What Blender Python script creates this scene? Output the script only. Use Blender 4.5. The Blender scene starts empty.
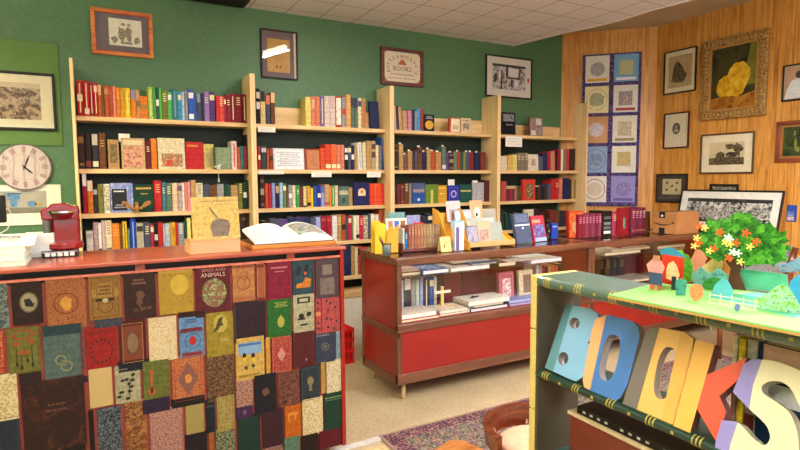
import bpy, bmesh, math, random
from mathutils import Vector, Matrix
random.seed(7)
PI = math.pi
scn = bpy.context.scene
col = scn.collection

# ------------------------------------------------------------------ camera
FPX = 550.43
pitch, roll, yaw = [math.radians(v) for v in (4.762, -0.3007, 28.877)]
sy, cy = math.sin(yaw), math.cos(yaw)
fw = Vector((sy, cy, 0)); rt = Vector((cy, -sy, 0)); up = Vector((0, 0, 1))
f2 = fw*math.cos(pitch) - up*math.sin(pitch)
u2 = up*math.cos(pitch) + fw*math.sin(pitch)
r3 = rt*math.cos(roll) + u2*math.sin(roll)
u3 = u2*math.cos(roll) - rt*math.sin(roll)
CAM = Vector((0, 0, 1.5))
cd = bpy.data.cameras.new('camera'); cam = bpy.data.objects.new('camera', cd); col.objects.link(cam)
cd.sensor_width = 36; cd.lens = 36*FPX/800; cd.clip_start = .05
m = Matrix.Identity(4)
for i in range(3):
    m[i][0] = r3[i]; m[i][1] = u3[i]; m[i][2] = -f2[i]; m[i][3] = CAM[i]
cam.matrix_world = m
scn.camera = cam

def ray(x, y): return r3*((x-400)/FPX) - u3*((y-225)/FPX) + f2
def on(ax, val, x, y):          # the point of a wall, floor or shelf plane seen at a photo position
    d = ray(x, y); return CAM + d*((val-CAM[ax])/d[ax])
def on_plane(p, n, x, y):
    d = ray(x, y); return CAM + d*((p-CAM).dot(n)/d.dot(n))

# ------------------------------------------------------------------ materials
GAIN = 1.0
def lin(h):
    h = h.lstrip('#'); o = []
    for i in (0, 2, 4):
        c = int(h[i:i+2], 16)/255
        o.append(GAIN*(c/12.92 if c <= .04045 else ((c+.055)/1.055)**2.4))
    return (*o, 1)
MC = {}
class NT:
    def __init__(s, name):
        s.m = bpy.data.materials.new(name); s.m.use_nodes = True
        s.t = s.m.node_tree; s.b = s.t.nodes['Principled BSDF']
        s.tc = s.t.nodes.new('ShaderNodeTexCoord')
    def n(s, typ, ins=None, **kw):
        n = s.t.nodes.new('ShaderNode'+typ)
        for k, v in kw.items(): setattr(n, k, v)
        for k, v in (ins or {}).items():
            if hasattr(v, 'is_output') or isinstance(v, bpy.types.NodeSocket): s.t.links.new(v, n.inputs[k])
            else: n.inputs[k].default_value = v
        return n
    def link(s, a, b): s.t.links.new(a, b)
    def coords(s, scale=(1, 1, 1)):
        return s.n('Mapping', {'Vector': s.tc.outputs['Object'], 'Scale': scale}).outputs[0]
    def ramp(s, fac, stops, interp='LINEAR'):
        r = s.n('ValToRGB', {'Fac': fac}); r.color_ramp.interpolation = interp
        e = r.color_ramp.elements
        while len(e) < len(stops): e.new(.5)
        for i, (p, c) in enumerate(stops): e[i].position = p; e[i].color = lin(c) if isinstance(c, str) else c
        return r.outputs[0]
    def mix(s, fac, a, b, mode='MIX'):
        n = s.n('Mix', data_type='RGBA', blend_type=mode)
        for k, v in ((0, fac), (6, a), (7, b)):
            if isinstance(v, bpy.types.NodeSocket): s.link(v, n.inputs[k])
            else: n.inputs[k].default_value = v
        return n.outputs[2]
    def bump(s, h, st=.2, d=.005):
        b = s.n('Bump', {'Height': h, 'Strength': st, 'Distance': d}); s.link(b.outputs[0], s.b.inputs['Normal'])
    def base(s, c):
        if isinstance(c, bpy.types.NodeSocket): s.link(c, s.b.inputs['Base Color'])
        else: s.b.inputs['Base Color'].default_value = c
    def set(s, rough=.6, metal=0, coat=0, spec=.5):
        s.b.inputs['Roughness'].default_value = rough; s.b.inputs['Metallic'].default_value = metal
        s.b.inputs['Coat Weight'].default_value = coat; s.b.inputs['Specular IOR Level'].default_value = spec
        return s.m

def mat(hexc, rough=.6, var=.12, scale=25, metal=0, coat=0, stretch=(1, 1, 1), bump=0):
    k = ('m', hexc, rough, var, scale, metal, coat, stretch, bump)
    if k in MC: return MC[k]
    t = NT('paint_'+hexc.strip('#'))
    nz = t.n('TexNoise', {'Vector': t.coords(stretch), 'Scale': scale, 'Detail': 4.0}).outputs[0]
    c = lin(hexc)
    lo = tuple(v*(1-var) for v in c[:3])+(1,); hi = tuple(min(1, v*(1+var)) for v in c[:3])+(1,)
    t.base(t.ramp(nz, [(.3, lo), (.7, hi)]))
    if bump: t.bump(nz, bump)
    MC[k] = t.set(rough, metal, coat, .3 if not coat else .5); return MC[k]

def cloth():                    # book cloth: the colour is each book's own object colour
    if 'cloth' in MC: return MC['cloth']
    t = NT('book_cloth')
    oi = t.n('ObjectInfo')
    nz = t.n('TexNoise', {'Vector': t.coords(), 'Scale': 60.0, 'Detail': 3.0}).outputs[0]
    g = t.ramp(nz, [(.3, (.6, .6, .6, 1)), (.7, (1.12, 1.12, 1.12, 1))])
    t.base(t.mix(1.0, oi.outputs['Color'], g, 'MULTIPLY'))
    MC['cloth'] = t.set(.6, spec=.22); return MC['cloth']

def duo(a, b, kind='ornate', scale=60, rough=.6, lo=.47, hi=.525):
    k = (a, b, kind, scale, rough, lo, hi)
    if k in MC: return MC[k]
    t = NT(kind+'_pattern'); v = t.coords()
    if kind == 'ornate':
        f = t.n('TexVoronoi', {'Vector': v, 'Scale': scale}, feature='DISTANCE_TO_EDGE').outputs[0]
        nz = t.n('TexNoise', {'Vector': v, 'Scale': scale*1.3, 'Detail': 2.0, 'Distortion': 2.0}).outputs[0]
        f = t.n('Math', {0: f, 1: nz}, operation='ADD').outputs[0]
        f = t.n('Math', {0: f, 1: .12}, operation='SUBTRACT').outputs[0]
    elif kind == 'marble':
        f = t.n('TexNoise', {'Vector': v, 'Scale': scale, 'Detail': 4.0, 'Roughness': .7, 'Distortion': 1.5}).outputs[0]
    elif kind == 'lattice':
        f = t.n('TexChecker', {'Vector': v, 'Scale': scale}).outputs[1]
    elif kind == 'dots':
        f = t.n('TexVoronoi', {'Vector': v, 'Scale': scale}).outputs[0]
    elif kind == 'lines':
        f = t.n('TexWave', {'Vector': v, 'Scale': scale, 'Distortion': 1.5, 'Detail': 2.0}, bands_direction='Z').outputs[1]
    elif kind == 'vlines':
        f = t.n('TexWave', {'Vector': v, 'Scale': scale, 'Distortion': 2.5, 'Detail': 2.0}, bands_direction='X').outputs[1]
    else:
        f = t.n('TexNoise', {'Vector': v, 'Scale': scale, 'Detail': 8.0, 'Roughness': .75}).outputs[0]
    t.base(t.ramp(f, [(lo, a), (hi, b)]))
    MC[k] = t.set(rough, spec=.25); return MC[k]

def multi(cols, scale=30, seed=0, rough=.55):   # a printed picture in several inks
    k = (tuple(cols), scale, seed)
    if k in MC: return MC[k]
    t = NT('printed_picture')
    v = t.n('Mapping', {'Vector': t.tc.outputs['Object'], 'Location': (seed*1.7, seed*.9, seed*2.3)}).outputs[0]
    f = t.n('TexNoise', {'Vector': v, 'Scale': float(scale), 'Detail': 6.0, 'Roughness': .65, 'Distortion': .6}).outputs[0]
    n = len(cols)
    t.base(t.ramp(f, [(.32+.36*i/(n-1), c) for i, c in enumerate(cols)]))
    MC[k] = t.set(rough, spec=.25); return MC[k]

def emis(hexc, st):
    t = NT('lamp_glow'); t.base(lin(hexc))
    t.b.inputs['Emission Color'].default_value = lin(hexc); t.b.inputs['Emission Strength'].default_value = st
    return t.set(.5)

def glass(rough=.0, tint='ffffff'):
    k = ('glass', rough, tint)
    if k in MC: return MC[k]
    t = NT('glass_sheet'); nt = t.t
    tr = t.n('BsdfTransparent', {'Color': lin(tint)}); gl = t.n('BsdfGlossy', {'Roughness': rough+.01})
    ge = t.n('NewGeometry'); io = t.n('MapRange', {0: ge.outputs['Backfacing'], 3: 1.45, 4: 1/1.45})
    fr = t.n('Fresnel', {'IOR': io.outputs[0]})
    mx = t.n('MixShader'); t.link(fr.outputs[0], mx.inputs[0]); t.link(tr.outputs[0], mx.inputs[1]); t.link(gl.outputs[0], mx.inputs[2])
    t.link(mx.outputs[0], nt.nodes['Material Output'].inputs[0])
    MC[k] = t.m; return t.m

def wood(c1, c2, c3=None, rough=.45, axis='z', sc=1.0, coat=0):
    k = ('wood', c1, c2, c3, rough, axis, sc)
    if k in MC: return MC[k]
    t = NT('wood_grain')
    s = {'x': (2, 22, 22), 'y': (22, 2, 22), 'z': (22, 22, 2)}[axis]
    nz = t.n('TexNoise', {'Vector': t.coords(tuple(v*sc for v in s)), 'Scale': 1.0, 'Detail': 6.0, 'Roughness': .65, 'Distortion': .8}).outputs[0]
    t.base(t.ramp(nz, [(.3, c1), (.55, c2), (.75, c3 or c2)])); t.bump(nz, .08)
    MC[k] = t.set(rough, coat=coat); return MC[k]

def paneling():
    t = NT('oak_wall_paneling')
    v = t.coords((1, 1, 1))
    g = t.n('TexNoise', {'Vector': t.coords((26, 26, 1.6)), 'Scale': 1.0, 'Detail': 6.0, 'Roughness': .7, 'Distortion': 1.2}).outputs[0]
    c = t.ramp(g, [(.28, '985a1e'), (.5, 'd08e3c'), (.72, 'e8b060')])
    x = t.n('SeparateXYZ', {0: v}).outputs[0]
    def grooves(p, off, w):
        a = t.n('Math', {0: x, 1: off}, operation='ADD').outputs[0]
        a = t.n('Math', {0: a, 1: p}, operation='PINGPONG').outputs[0]
        return t.n('Math', {0: a, 1: w}, operation='LESS_THAN').outputs[0]
    gr = t.n('Math', {0: grooves(.1016, .02, .0013), 1: grooves(.142, .07, .0012)}, operation='MAXIMUM').outputs[0]
    c2 = t.mix(gr, c, lin('5a2f0e'))
    t.base(c2); h = t.n('Math', {0: 1.0, 1: gr}, operation='SUBTRACT').outputs[0]; t.bump(h, .5, .003)
    return t.set(.42)

def greenwall():
    t = NT('green_wall_paint')
    v = t.coords()
    a = t.n('TexNoise', {'Vector': v, 'Scale': 1.1, 'Detail': 3.0}).outputs[0]
    b = t.n('TexNoise', {'Vector': v, 'Scale': 45.0, 'Detail': 4.0}).outputs[0]
    c = t.ramp(a, [(.3, '466f4e'), (.7, '527c54')])
    c = t.mix(.25, c, t.ramp(b, [(.35, '3d6546'), (.7, '638c60')]))
    sp = t.n('TexVoronoi', {'Vector': v, 'Scale': 5.0}).outputs[0]
    spk = t.n('Math', {0: sp, 1: .028}, operation='LESS_THAN').outputs[0]
    t.base(t.mix(spk, c, lin('a9b79c'))); t.bump(b, .12)
    return t.set(.5)

def tiles():
    t = NT('ceiling_tile')
    v = t.coords()
    xyz = t.n('SeparateXYZ', {0: v})
    def line(o, off):
        a = t.n('Math', {0: o, 1: off}, operation='ADD').outputs[0]
        a = t.n('Math', {0: a, 1: .1525}, operation='PINGPONG').outputs[0]
        return t.n('Math', {0: a, 1: .0035}, operation='LESS_THAN').outputs[0]
    g = t.n('Math', {0: line(xyz.outputs[0], .05), 1: line(xyz.outputs[1], .02)}, operation='MAXIMUM').outputs[0]
    nz = t.n('TexNoise', {'Vector': v, 'Scale': 90.0, 'Detail': 4.0}).outputs[0]
    c = t.ramp(nz, [(.3, 'c6c2ca'), (.6, 'e8e6ee')])
    vo = t.n('TexVoronoi', {'Vector': v, 'Scale': 60.0}).outputs[0]
    sp = t.n('Math', {0: vo, 1: .13}, operation='LESS_THAN').outputs[0]
    c = t.mix(sp, c, lin('a89e9c'))
    t.base(t.mix(g, c, lin('75686a'))); t.bump(nz, .1)
    return t.set(.8)

def floor_mat():
    t = NT('speckled_floor')
    v = t.coords()
    a = t.n('TexNoise', {'Vector': v, 'Scale': 2.0, 'Detail': 4.0}).outputs[0]
    vo = t.n('TexVoronoi', {'Vector': v, 'Scale': 240.0})
    c = t.ramp(a, [(.3, '9c8966'), (.7, 'b8a580')])
    c = t.mix(.45, c, t.ramp(vo.outputs[1], [(.1, '6a5a44'), (.45, 'aa9670'), (.9, 'd8ccb0')]))
    t.base(c); return t.set(.5)

def rug_mat():
    t = NT('persian_rug')
    v = t.coords()
    a = t.n('TexVoronoi', {'Vector': v, 'Scale': 38.0}); b = t.n('TexNoise', {'Vector': v, 'Scale': 30.0, 'Detail': 3.0, 'Distortion': 2.0}).outputs[0]
    c = t.ramp(b, [(.36, '3c2f38'), (.45, '7d6a58'), (.52, '4b4650'), (.58, 'a08a68'), (.66, '7e3431')], 'CONSTANT')
    c = t.mix(.3, c, a.outputs['Color'], 'SOFT_LIGHT')
    t.base(c); return t.set(.95)

def mosaic(cols, scale, rough=.9):
    t = NT('woven_pattern')
    a = t.n('TexVoronoi', {'Vector': t.coords(), 'Scale': float(scale)})
    s = t.n('SeparateColor', {0: a.outputs['Color']}).outputs[0]
    t.base(t.ramp(s, [(i/len(cols), c) for i, c in enumerate(cols)], 'CONSTANT')); return t.set(rough)

# ------------------------------------------------------------------ mesh helpers
class MB:
    def __init__(s): s.bm = bmesh.new()
    def box(s, x0, x1, y0, y1, z0, z1):
        v = [s.bm.verts.new(p) for p in ((x0,y0,z0),(x1,y0,z0),(x1,y1,z0),(x0,y1,z0),(x0,y0,z1),(x1,y0,z1),(x1,y1,z1),(x0,y1,z1))]
        for f in ((3,2,1,0),(4,5,6,7),(0,1,5,4),(1,2,6,5),(2,3,7,6),(3,0,4,7)): s.bm.faces.new([v[i] for i in f])
        return s
    def hexa(s, b, t):
        v = [s.bm.verts.new(p) for p in list(b)+list(t)]; n = len(b)
        s.bm.faces.new(v[:n][::-1]); s.bm.faces.new(v[n:])
        for i in range(n): j = (i+1) % n; s.bm.faces.new((v[i], v[j], v[n+j], v[n+i]))
        return s
    def prism(s, pts, a, b, ax='y'):     # outline in the plane across axis ax, pulled from a to b
        def P(p, t): return {'y': (p[0], t, p[1]), 'z': (p[0], p[1], t), 'x': (t, p[0], p[1])}[ax]
        return s.hexa([P(p, a) for p in pts], [P(p, b) for p in pts])
    def disc(s, cx, cz, rx, rz, y0, y1, n=20, ax='y', a0=0, a1=2*PI):
        full = abs(a1-a0-2*PI) < 1e-6
        k = n if full else n+1
        return s.prism([(cx+rx*math.cos(a0+(a1-a0)*i/n), cz+rz*math.sin(a0+(a1-a0)*i/n)) for i in range(k)], y0, y1, ax)
    def ring(s, cx, cz, R, r, y0, y1, n=28, sx=1.0):
        for i in range(n):
            a, b = 2*PI*i/n, 2*PI*(i+1)/n
            s.prism([(cx+r*sx*math.cos(a), cz+r*math.sin(a)), (cx+R*sx*math.cos(a), cz+R*math.sin(a)), (cx+R*sx*math.cos(b), cz+R*math.sin(b)), (cx+r*sx*math.cos(b), cz+r*math.sin(b))], y0, y1)
        return s
    def ball(s, c, r, n=2):
        r = r if hasattr(r, '__len__') else (r, r, r)
        m = Matrix.Translation(c) @ Matrix.Diagonal((*r, 1))
        bmesh.ops.create_icosphere(s.bm, subdivisions=n, radius=1, matrix=m); return s
    def tube(s, pts, r, n=8):
        pts = [Vector(p) for p in pts]; rings = []
        for i, p in enumerate(pts):
            d = (pts[min(i+1, len(pts)-1)]-pts[max(i-1, 0)]).normalized()
            a = d.orthogonal().normalized() if i == 0 else (rings_a - d*rings_a.dot(d)).normalized()
            rings_a = a; b = d.cross(a); rr = r[i] if hasattr(r, '__len__') else r
            rings.append([s.bm.verts.new(p+a*rr*math.cos(2*PI*k/n)+b*rr*math.sin(2*PI*k/n)) for k in range(n)])
        for A, B in zip(rings, rings[1:]):
            for k in range(n): s.bm.faces.new((A[k], A[(k+1) % n], B[(k+1) % n], B[k]))
        s.bm.faces.new(rings[0][::-1]); s.bm.faces.new(rings[-1]); return s
    def lathe(s, prof, c=(0, 0, 0), n=24):
        rings = [[s.bm.verts.new((c[0]+r*math.cos(2*PI*k/n), c[1]+r*math.sin(2*PI*k/n), c[2]+z)) for k in range(n)] for r, z in prof]
        for A, B in zip(rings, rings[1:]):
            for k in range(n): s.bm.faces.new((A[k], A[(k+1) % n], B[(k+1) % n], B[k]))
        s.bm.faces.new(rings[0][::-1]); s.bm.faces.new(rings[-1]); return s
    def build(s, name, material, parent=None, loc=(0, 0, 0), rot=(0, 0, 0), color=None, bevel=0, smooth=False, seg=2):
        bmesh.ops.recalc_face_normals(s.bm, faces=s.bm.faces)
        me = bpy.data.meshes.new(name); s.bm.to_mesh(me); s.bm.free()
        if smooth:
            for p in me.polygons: p.use_smooth = True
        me.materials.append(material)
        o = bpy.data.objects.new(name, me); col.objects.link(o); o.location = loc; o.rotation_euler = rot
        if parent: o.parent = parent
        if color: o.color = lin(color)
        if bevel:
            b = o.modifiers.new('bevel', 'BEVEL'); b.width = bevel; b.segments = seg; b.limit_method = 'ANGLE'
        return o
def tag(o, label=None, cat=None, group=None, kind=None):
    if label: o['label'] = label
    if cat: o['category'] = cat
    if group: o['group'] = group
    if kind: o['kind'] = kind
    return o
def thing(name, label, cat, loc=(0, 0, 0), rz=0, group=None, rot=None):
    o = bpy.data.objects.new(name, None); col.objects.link(o); o.empty_display_size = .05
    o.location = loc; o.rotation_euler = rot or (0, 0, rz); return tag(o, label, cat, group)
def struct(name, mb, m, **kw):
    o = mb.build(name, m, **kw)
    if not kw.get('parent'): o['kind'] = 'structure'
    return o
def text(name, s, size, m, parent, loc, ext=.0008, rot=(0, 0, 0), align='CENTER', bold=0, width=1.0, flat=False):
    cu = bpy.data.curves.new('t', 'FONT'); cu.body = s; cu.size = size; cu.extrude = ext; cu.align_x = align; cu.align_y = 'CENTER'; cu.offset = bold; cu.resolution_u = 2
    t = bpy.data.objects.new('t', cu); col.objects.link(t)
    me = bpy.data.meshes.new_from_object(t.evaluated_get(bpy.context.evaluated_depsgraph_get()))
    bpy.data.objects.remove(t)
    for v in me.vertices:
        x, y, z = v.co; v.co = (x*width, y, z) if flat else (x*width, -z, y)
    me.materials.clear(); me.materials.append(m)
    o = bpy.data.objects.new(name, me); col.objects.link(o); o.parent = parent; o.location = loc; o.rotation_euler = rot
    return o
GREEN_ROT, DIAG_ROT, RIGHT_ROT = 0, -PI/4, -PI/2

GOLD = mat('d9b45a', .4, .15, metal=.3); INK = mat('1d1a1c', .6); WHITE = mat('efebe0', .7, .05); PAGES = mat('e6d9b8', .8, .15, 200, stretch=(40, 40, 1))
CREAM = mat('ecdcae', .7, .08); BLACK = mat('15130f', .4)

# ------------------------------------------------------------------ the room
YW, ZT, ZU, XR = 4.68, 2.91, 3.125, 5.384
S = 9.365
struct('floor', MB().box(-2.6, 6, -3.1, 4.9, -.1, 0), floor_mat())
struct('wall_back', MB().box(-2.6, 4.685, YW, YW+.1, 0, 3.3), greenwall())
pan = paneling()
L = math.hypot(XR-4.685, XR-4.685)
struct('wall_corner', MB().box(0, L, 0, .06, 0, 3.3), pan, loc=(4.685, YW, 0), rot=(0, 0, DIAG_ROT))
struct('wall_right', MB().box(0, 7.1, 0, .1, 0, 3.3), pan, loc=(XR, S-XR, 0), rot=(0, 0, RIGHT_ROT))
struct('wall_left', MB().box(-2.6, -2.5, -3.1, 4.7, 0, 3.3), mat('7c9a66', .7))
w = MB().box(-2.6, XR+.1, -3.1, -3, 0, .8).box(-2.6, XR+.1, -3.1, -3, 2.6, 3.3)
w.box(-2.6, -1.8, -3.1, -3, .8, 2.6).box(4.6, XR+.1, -3.1, -3, .8, 2.6).box(1.3, 1.5, -3.1, -3, .8, 2.6)
struct('wall_front', w, mat('cfc6b4', .7))
edge = [(3.945, 4.68), (4.0, 4.35), (4.044, 4.046), (4.10, 3.85), (4.149, 3.675), (4.175, 3.48), (4.17, 3.30), (4.165, 3.158), (4.19, 2.98), (4.213, 2.835), (4.25, 2.4), (4.3, -3)]
struct('ceiling', MB().prism([(-2.55, -3), (-2.55, 4.68)]+edge, ZT, ZT+.03, 'z'), tiles())
struct('ceiling_upper', MB().box(3.6, 5.6, -3.05, 4.78, ZU, ZU+.1), mat('b5a184', .8, .1, 3))
tr = MB()
for a, b in zip(edge, edge[1:]):
    tr.hexa([(a[0], a[1], ZT-.006), (a[0]+.02, a[1], ZT-.006), (b[0]+.02, b[1], ZT-.006), (b[0], b[1], ZT-.006)], [(a[0], a[1], ZT+.034), (a[0]+.02, a[1], ZT+.034), (b[0]+.02, b[1], ZT+.034), (b[0], b[1], ZT+.034)])
struct('trim_1', tr, mat('d9d2cc', .5))
struct('trim_2', MB().box(-1.6, -.19, YW-.012, YW, 1.75, 2.47), mat('577b3a', .45, .06, 4), bevel=.003)
v = thing('ceiling_vent', 'dark metal ceiling vent at the top left where ceiling meets green wall', 'vent', (.87, 4.56, ZT))
MB().box(-.3, .26, -.1, .1, -.012, 0).build('vent_frame', mat('2b2724', .5), v, bevel=.003)
g = MB()
for i in range(6): g.box(-.27, .23, -.085+.03*i, -.073+.03*i, -.02, -.012)
g.build('grille', mat('151311', .5), v)
# picture window in the front wall, behind the camera
for i, (a, b) in enumerate(((-1.8, 1.3), (1.5, 4.6))):
    f = MB().box(a, b, -3.12, -2.98, .8, .86).box(a, b, -3.12, -2.98, 2.54, 2.6).box(a, a+.06, -3.12, -2.98, .86, 2.54).box(b-.06, b, -3.12, -2.98, .86, 2.54).box((a+b)/2-.03, (a+b)/2+.03, -3.12, -2.98, .86, 2.54)
    struct('window_%d' % (i+1), f, mat('d8d2c4', .5))

# fluorescent lamps on the ceiling
def lamp(x, y, ln, rz, power, colr, label, drop=.4):
    if ln < 1: drop = 0
    t = thing('ceiling_light', label, 'ceiling light', (x, y, ZT-drop), rz, 'fluorescent ceiling lights')
    MB().box(-.06, .06, -ln/2, ln/2, -.035, 0).build('housing', WHITE, t, bevel=.004)
    if drop:  # hung low, with an upward light added to brighten the ceiling
        for s_ in (-1, 1): MB().tube([(0, s_*ln*.4, 0), (0, s_*ln*.4, drop)], .005, 6).build('hanging_rod', WHITE, t)
        ld = bpy.data.lights.new('l', 'AREA'); ld.shape = 'RECTANGLE'; ld.size = .1; ld.size_y = ln; ld.energy = power*.8; ld.color = colr
        lo = bpy.data.objects.new('light', ld); col.objects.link(lo); lo.location = (x, y, ZT-drop+.02); lo.rotation_euler = (PI, 0, rz)
    MB().tube([(0, -ln/2+.02, -.055), (0, ln/2-.02, -.055)], .019, 10).build('tube', emis('fff6e6', 14), t)
    ld = bpy.data.lights.new('l', 'AREA'); ld.shape = 'RECTANGLE'; ld.size = .1; ld.size_y = ln; ld.energy = power; ld.color = colr
    lo = bpy.data.objects.new('light', ld); col.objects.link(lo); lo.location = (x, y, ZT-drop-.085); lo.rotation_euler = (0, 0, rz)
lamp(1.70, 3.50, .5, -.29, 12, (1, .95, .85), 'short fluorescent ceiling light close to the shelves, mirrored in a framed print')
lamp(-1.3, 2.9, 1.2, 0, 72, (1, .90, .55), 'fluorescent ceiling light above the left end of the counter')
lamp(.2, .7, 1.2, PI/2, 40, (1, .95, .86), 'fluorescent ceiling light over the customer side of the counter')
lamp(3.3, 1.9, 1.2, 0, 42, (1, .97, .92), 'added ceiling mounted fluorescent light brightening the panelled corner', 0)  # unseen lamp added to brighten the dim right side
lamp(2.9, .7, 1.2, 0, 78, (.99, .98, 1), 'fluorescent ceiling light above the display cases')
lamp(3.6, -.6, 1.2, 0, 70, (1, .95, .86), 'fluorescent ceiling light over the front right of the room')
lamp(.4, -1.6, 1.2, PI/2, 34, (1, .96, .9), 'fluorescent ceiling light nearest the front window')
def area(loc, rot, sx, sz, e, c):
    ld = bpy.data.lights.new('daylight', 'AREA'); ld.shape = 'RECTANGLE'; ld.size = sx; ld.size_y = sz; ld.energy = e; ld.color = c
    lo = bpy.data.objects.new('daylight', ld); col.objects.link(lo); lo.location = loc; lo.rotation_euler = rot
area((-.25, -3.2, 1.7), (PI/2, 0, 0), 3, 1.7, 25, (.92, .96, 1))
area((3.05, -3.2, 1.7), (PI/2, 0, 0), 3, 1.7, 25, (.92, .96, 1))
wd = bpy.data.worlds.new('world'); scn.world = wd; wd.use_nodes = True
wd.node_tree.nodes['Background'].inputs[0].default_value = (.75, .85, 1, 1); wd.node_tree.nodes['Background'].inputs[1].default_value = .45

# ------------------------------------------------------------------ books
PAL = {'red': 'c2262b', 'crimson': 'a31c35', 'maroon': '6e1f2a', 'wine': '8a2436', 'brick red': 'a8442f', 'rust': 'b4552a', 'salmon': 'd98063', 'orange': 'e8832a', 'deep orange': 'e0562a',
 'tan': 'b8905a', 'gold': 'd9a02e', 'yellow': 'f0cb2a', 'pale yellow': 'e6d77a', 'lime': 'b5cf5a', 'green': '3f9a4a', 'dark green': '1f4a36', 'olive': '7c7a3a', 'sage': '8a9c78',
 'grey green': '5f7768', 'teal': '3f8290', 'sky blue': '4a9cd6', 'pale blue': 'a9c6df', 'blue': '2b55a8', 'navy': '1d2650', 'slate': '4a4f66', 'grey': '9a9a9c', 'charcoal': '33333a', 'black': '17161a',
 'white': 'e6e4e0', 'cream': 'e6d9b4', 'brown': '6e4528', 'dark brown': '3a2620', 'taupe': '8a7a68', 'lilac': '9a78b8', 'purple': '5a3a7a', 'lavender': '9aa0d8', 'pink': 'd98a9a', 'pinkish grey': 'c4a8a8', 'red brown': '7e3426'}
NUM = ['', 'first', 'second', 'third', 'fourth', 'fifth', 'sixth', 'seventh', 'eighth', 'ninth', 'tenth', 'eleventh', 'twelfth']
def ordn(n):
    if n < len(NUM): return NUM[n]
    return str(n)+{1: 'st', 2: 'nd', 3: 'rd'}.get(n % 10 if n % 100 not in (11, 12, 13) else 0, 'th')

def book_spine(label, w, h, d, colr, loc, rz=0, lean=0, deco=None, group=None, name='book'):
    t = min(.0028, w*.18); bulge = min(.005, w*.25); g = .0006
    pts = [(g, d), (g, bulge)]
    pts += [(w/2+(w/2-g)*math.cos(PI-PI*i/6)*1.0, bulge-bulge*math.sin(PI*i/6)) for i in range(1, 6)]
    pts += [(w-g, bulge), (w-g, d), (w-g-t, d), (w-g-t, bulge+t), (g+t, bulge+t), (g+t, d)]
    o = MB().prism(pts, 0, h, 'z').build(name, cloth(), None, loc, (0, lean, rz), colr)
    tag(o, label, 'book', group)
    MB().box(g+t, w-g-t, bulge+t, d-.004, .003, h-.004).build('page_block', PAGES, o)
    for dd in (deco or '').split():
        k, c = dd[0], dd[1:]
        if k == 'b':
            q = MB()
            for z in (.1, .14, .82, .87): q.box(w*.12, w*.88, -.0008, bulge+t, h*z, h*z+.0022)
            q.build('gilt_bands', GOLD, o)
        elif k == 't':
            q = MB()
            n = 3 + int(w*1000) % 3
            for i in range(n):
                z = h*(.62+.075*i); q.box(w*.25, w*.75, -.0009, bulge+t, z, z+h*.03)
            q.build('spine_title', mat(c or 'ecdcae', .6), o)
        elif k in 'umlT':
            z0, z1 = {'u': (.72, .9), 'm': (.42, .62), 'l': (.06, .22), 'T': (.68, .997)}[k]
            MB().box(w*.08, w*.92, -.0009, bulge+t, h*z0, h*z1).build('spine_label', mat(c or 'ecdcae', .6), o)
        elif k == 's':
            MB().box(w*.4, w*.6, -.0012, bulge+t, h*.1, h*.92).build('spine_stripe', mat(c or 'ecdcae', .6), o)
        elif k == 'w':
            MB().box(w*.25, w*.75, .03, .0315, h-.02, h+.015).build('paper_slip', WHITE, o)
        elif k == 'M':
            MB().box(w*.1, w*.9, -.0009, bulge+t, h*.08, h*.95).build('spine_picture', multi([colr, c, 'ecdcae', '2a2620'], 60, int(w*9000)), o)
    return o

def book_face(label, w, h, th, colr, loc, rz=0, tilt=0, deco=None, group=None, name='book', lean=0):
    """a book standing with its front cover towards the viewer"""
    t = .0028
    q = MB().box(0, w, 0, t, 0, h).box(0, w, th-t, th, 0, h).box(0, t, t, th-t, 0, h)
    o = q.build(name, cloth(), None, loc, (-tilt, lean, rz), colr); tag(o, label, 'book', group)
    MB().box(t, w-.004, t, th-t, .003, h-.003).build('page_block', PAGES, o)
    facedeco(o, w, h, deco); return o

def facedeco(o, w, h, deco, y=-.0008):
    for y_i, dd in enumerate((deco or '').split()):
        k, c = dd[0], dd[1:]; y = -.0006-.0007*y_i
        cs = c.split('/')
        if k == 'P':     # picture: fx0,fx1,fz0,fz1 then inks
            f = [float(v) for v in cs[0].split(',')]
            MB().box(w*f[0], w*f[1], y, .0005, h*f[2], h*f[3]).build('cover_picture', multi(cs[1:], 6/max(w, .03), len(cs)+int(w*999) % 9), o)
        elif k == 'B':   # plain block
            f = [float(v) for v in cs[0].split(',')]
            MB().box(w*f[0], w*f[1], y, .0005, h*f[2], h*f[3]).build('cover_panel', mat(cs[1], .6), o)
        elif k == 'L':   # title lines
            f = [float(v) for v in cs[0].split(',')]
            q = MB(); n = int(f[4])
            for i in range(n):
                z = f[2]+(f[3]-f[2])*(i+.5)/n; hh = (f[3]-f[2])/n*.28; ins = .12*(i % 2)*(f[1]-f[0])
                x = f[0]+ins
                while x < f[1]-ins-.02:
                    x2 = min(x+random.uniform(.03, .09), f[1]-ins); q.box(w*x, w*x2, y, .0005, h*(z-hh), h*(z+hh)); x = x2+.018
            q.build('cover_title', mat(cs[1], .6), o)
        elif k == 'O':   # disc
            f = [float(v) for v in cs[0].split(',')]
            MB().disc(w*f[0], h*f[1], w*f[2], h*f[3], y, .0005).build('emblem', mat(cs[1], .6) if len(cs) < 3 else multi(cs[1:], 50), o)
        elif k == 'R':   # ruled border
            f = float(cs[0]); a = w*f; b = .0022; q = MB()
            q.box(a, w-a, y, .0005, a, a+b).box(a, w-a, y, .0005, h-a-b, h-a).box(a, a+b, y, .0005, a, h-a).box(w-a-b, w-a, y, .0005, a, h-a)
            q.build('border', mat(cs[1], .6), o)

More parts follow.
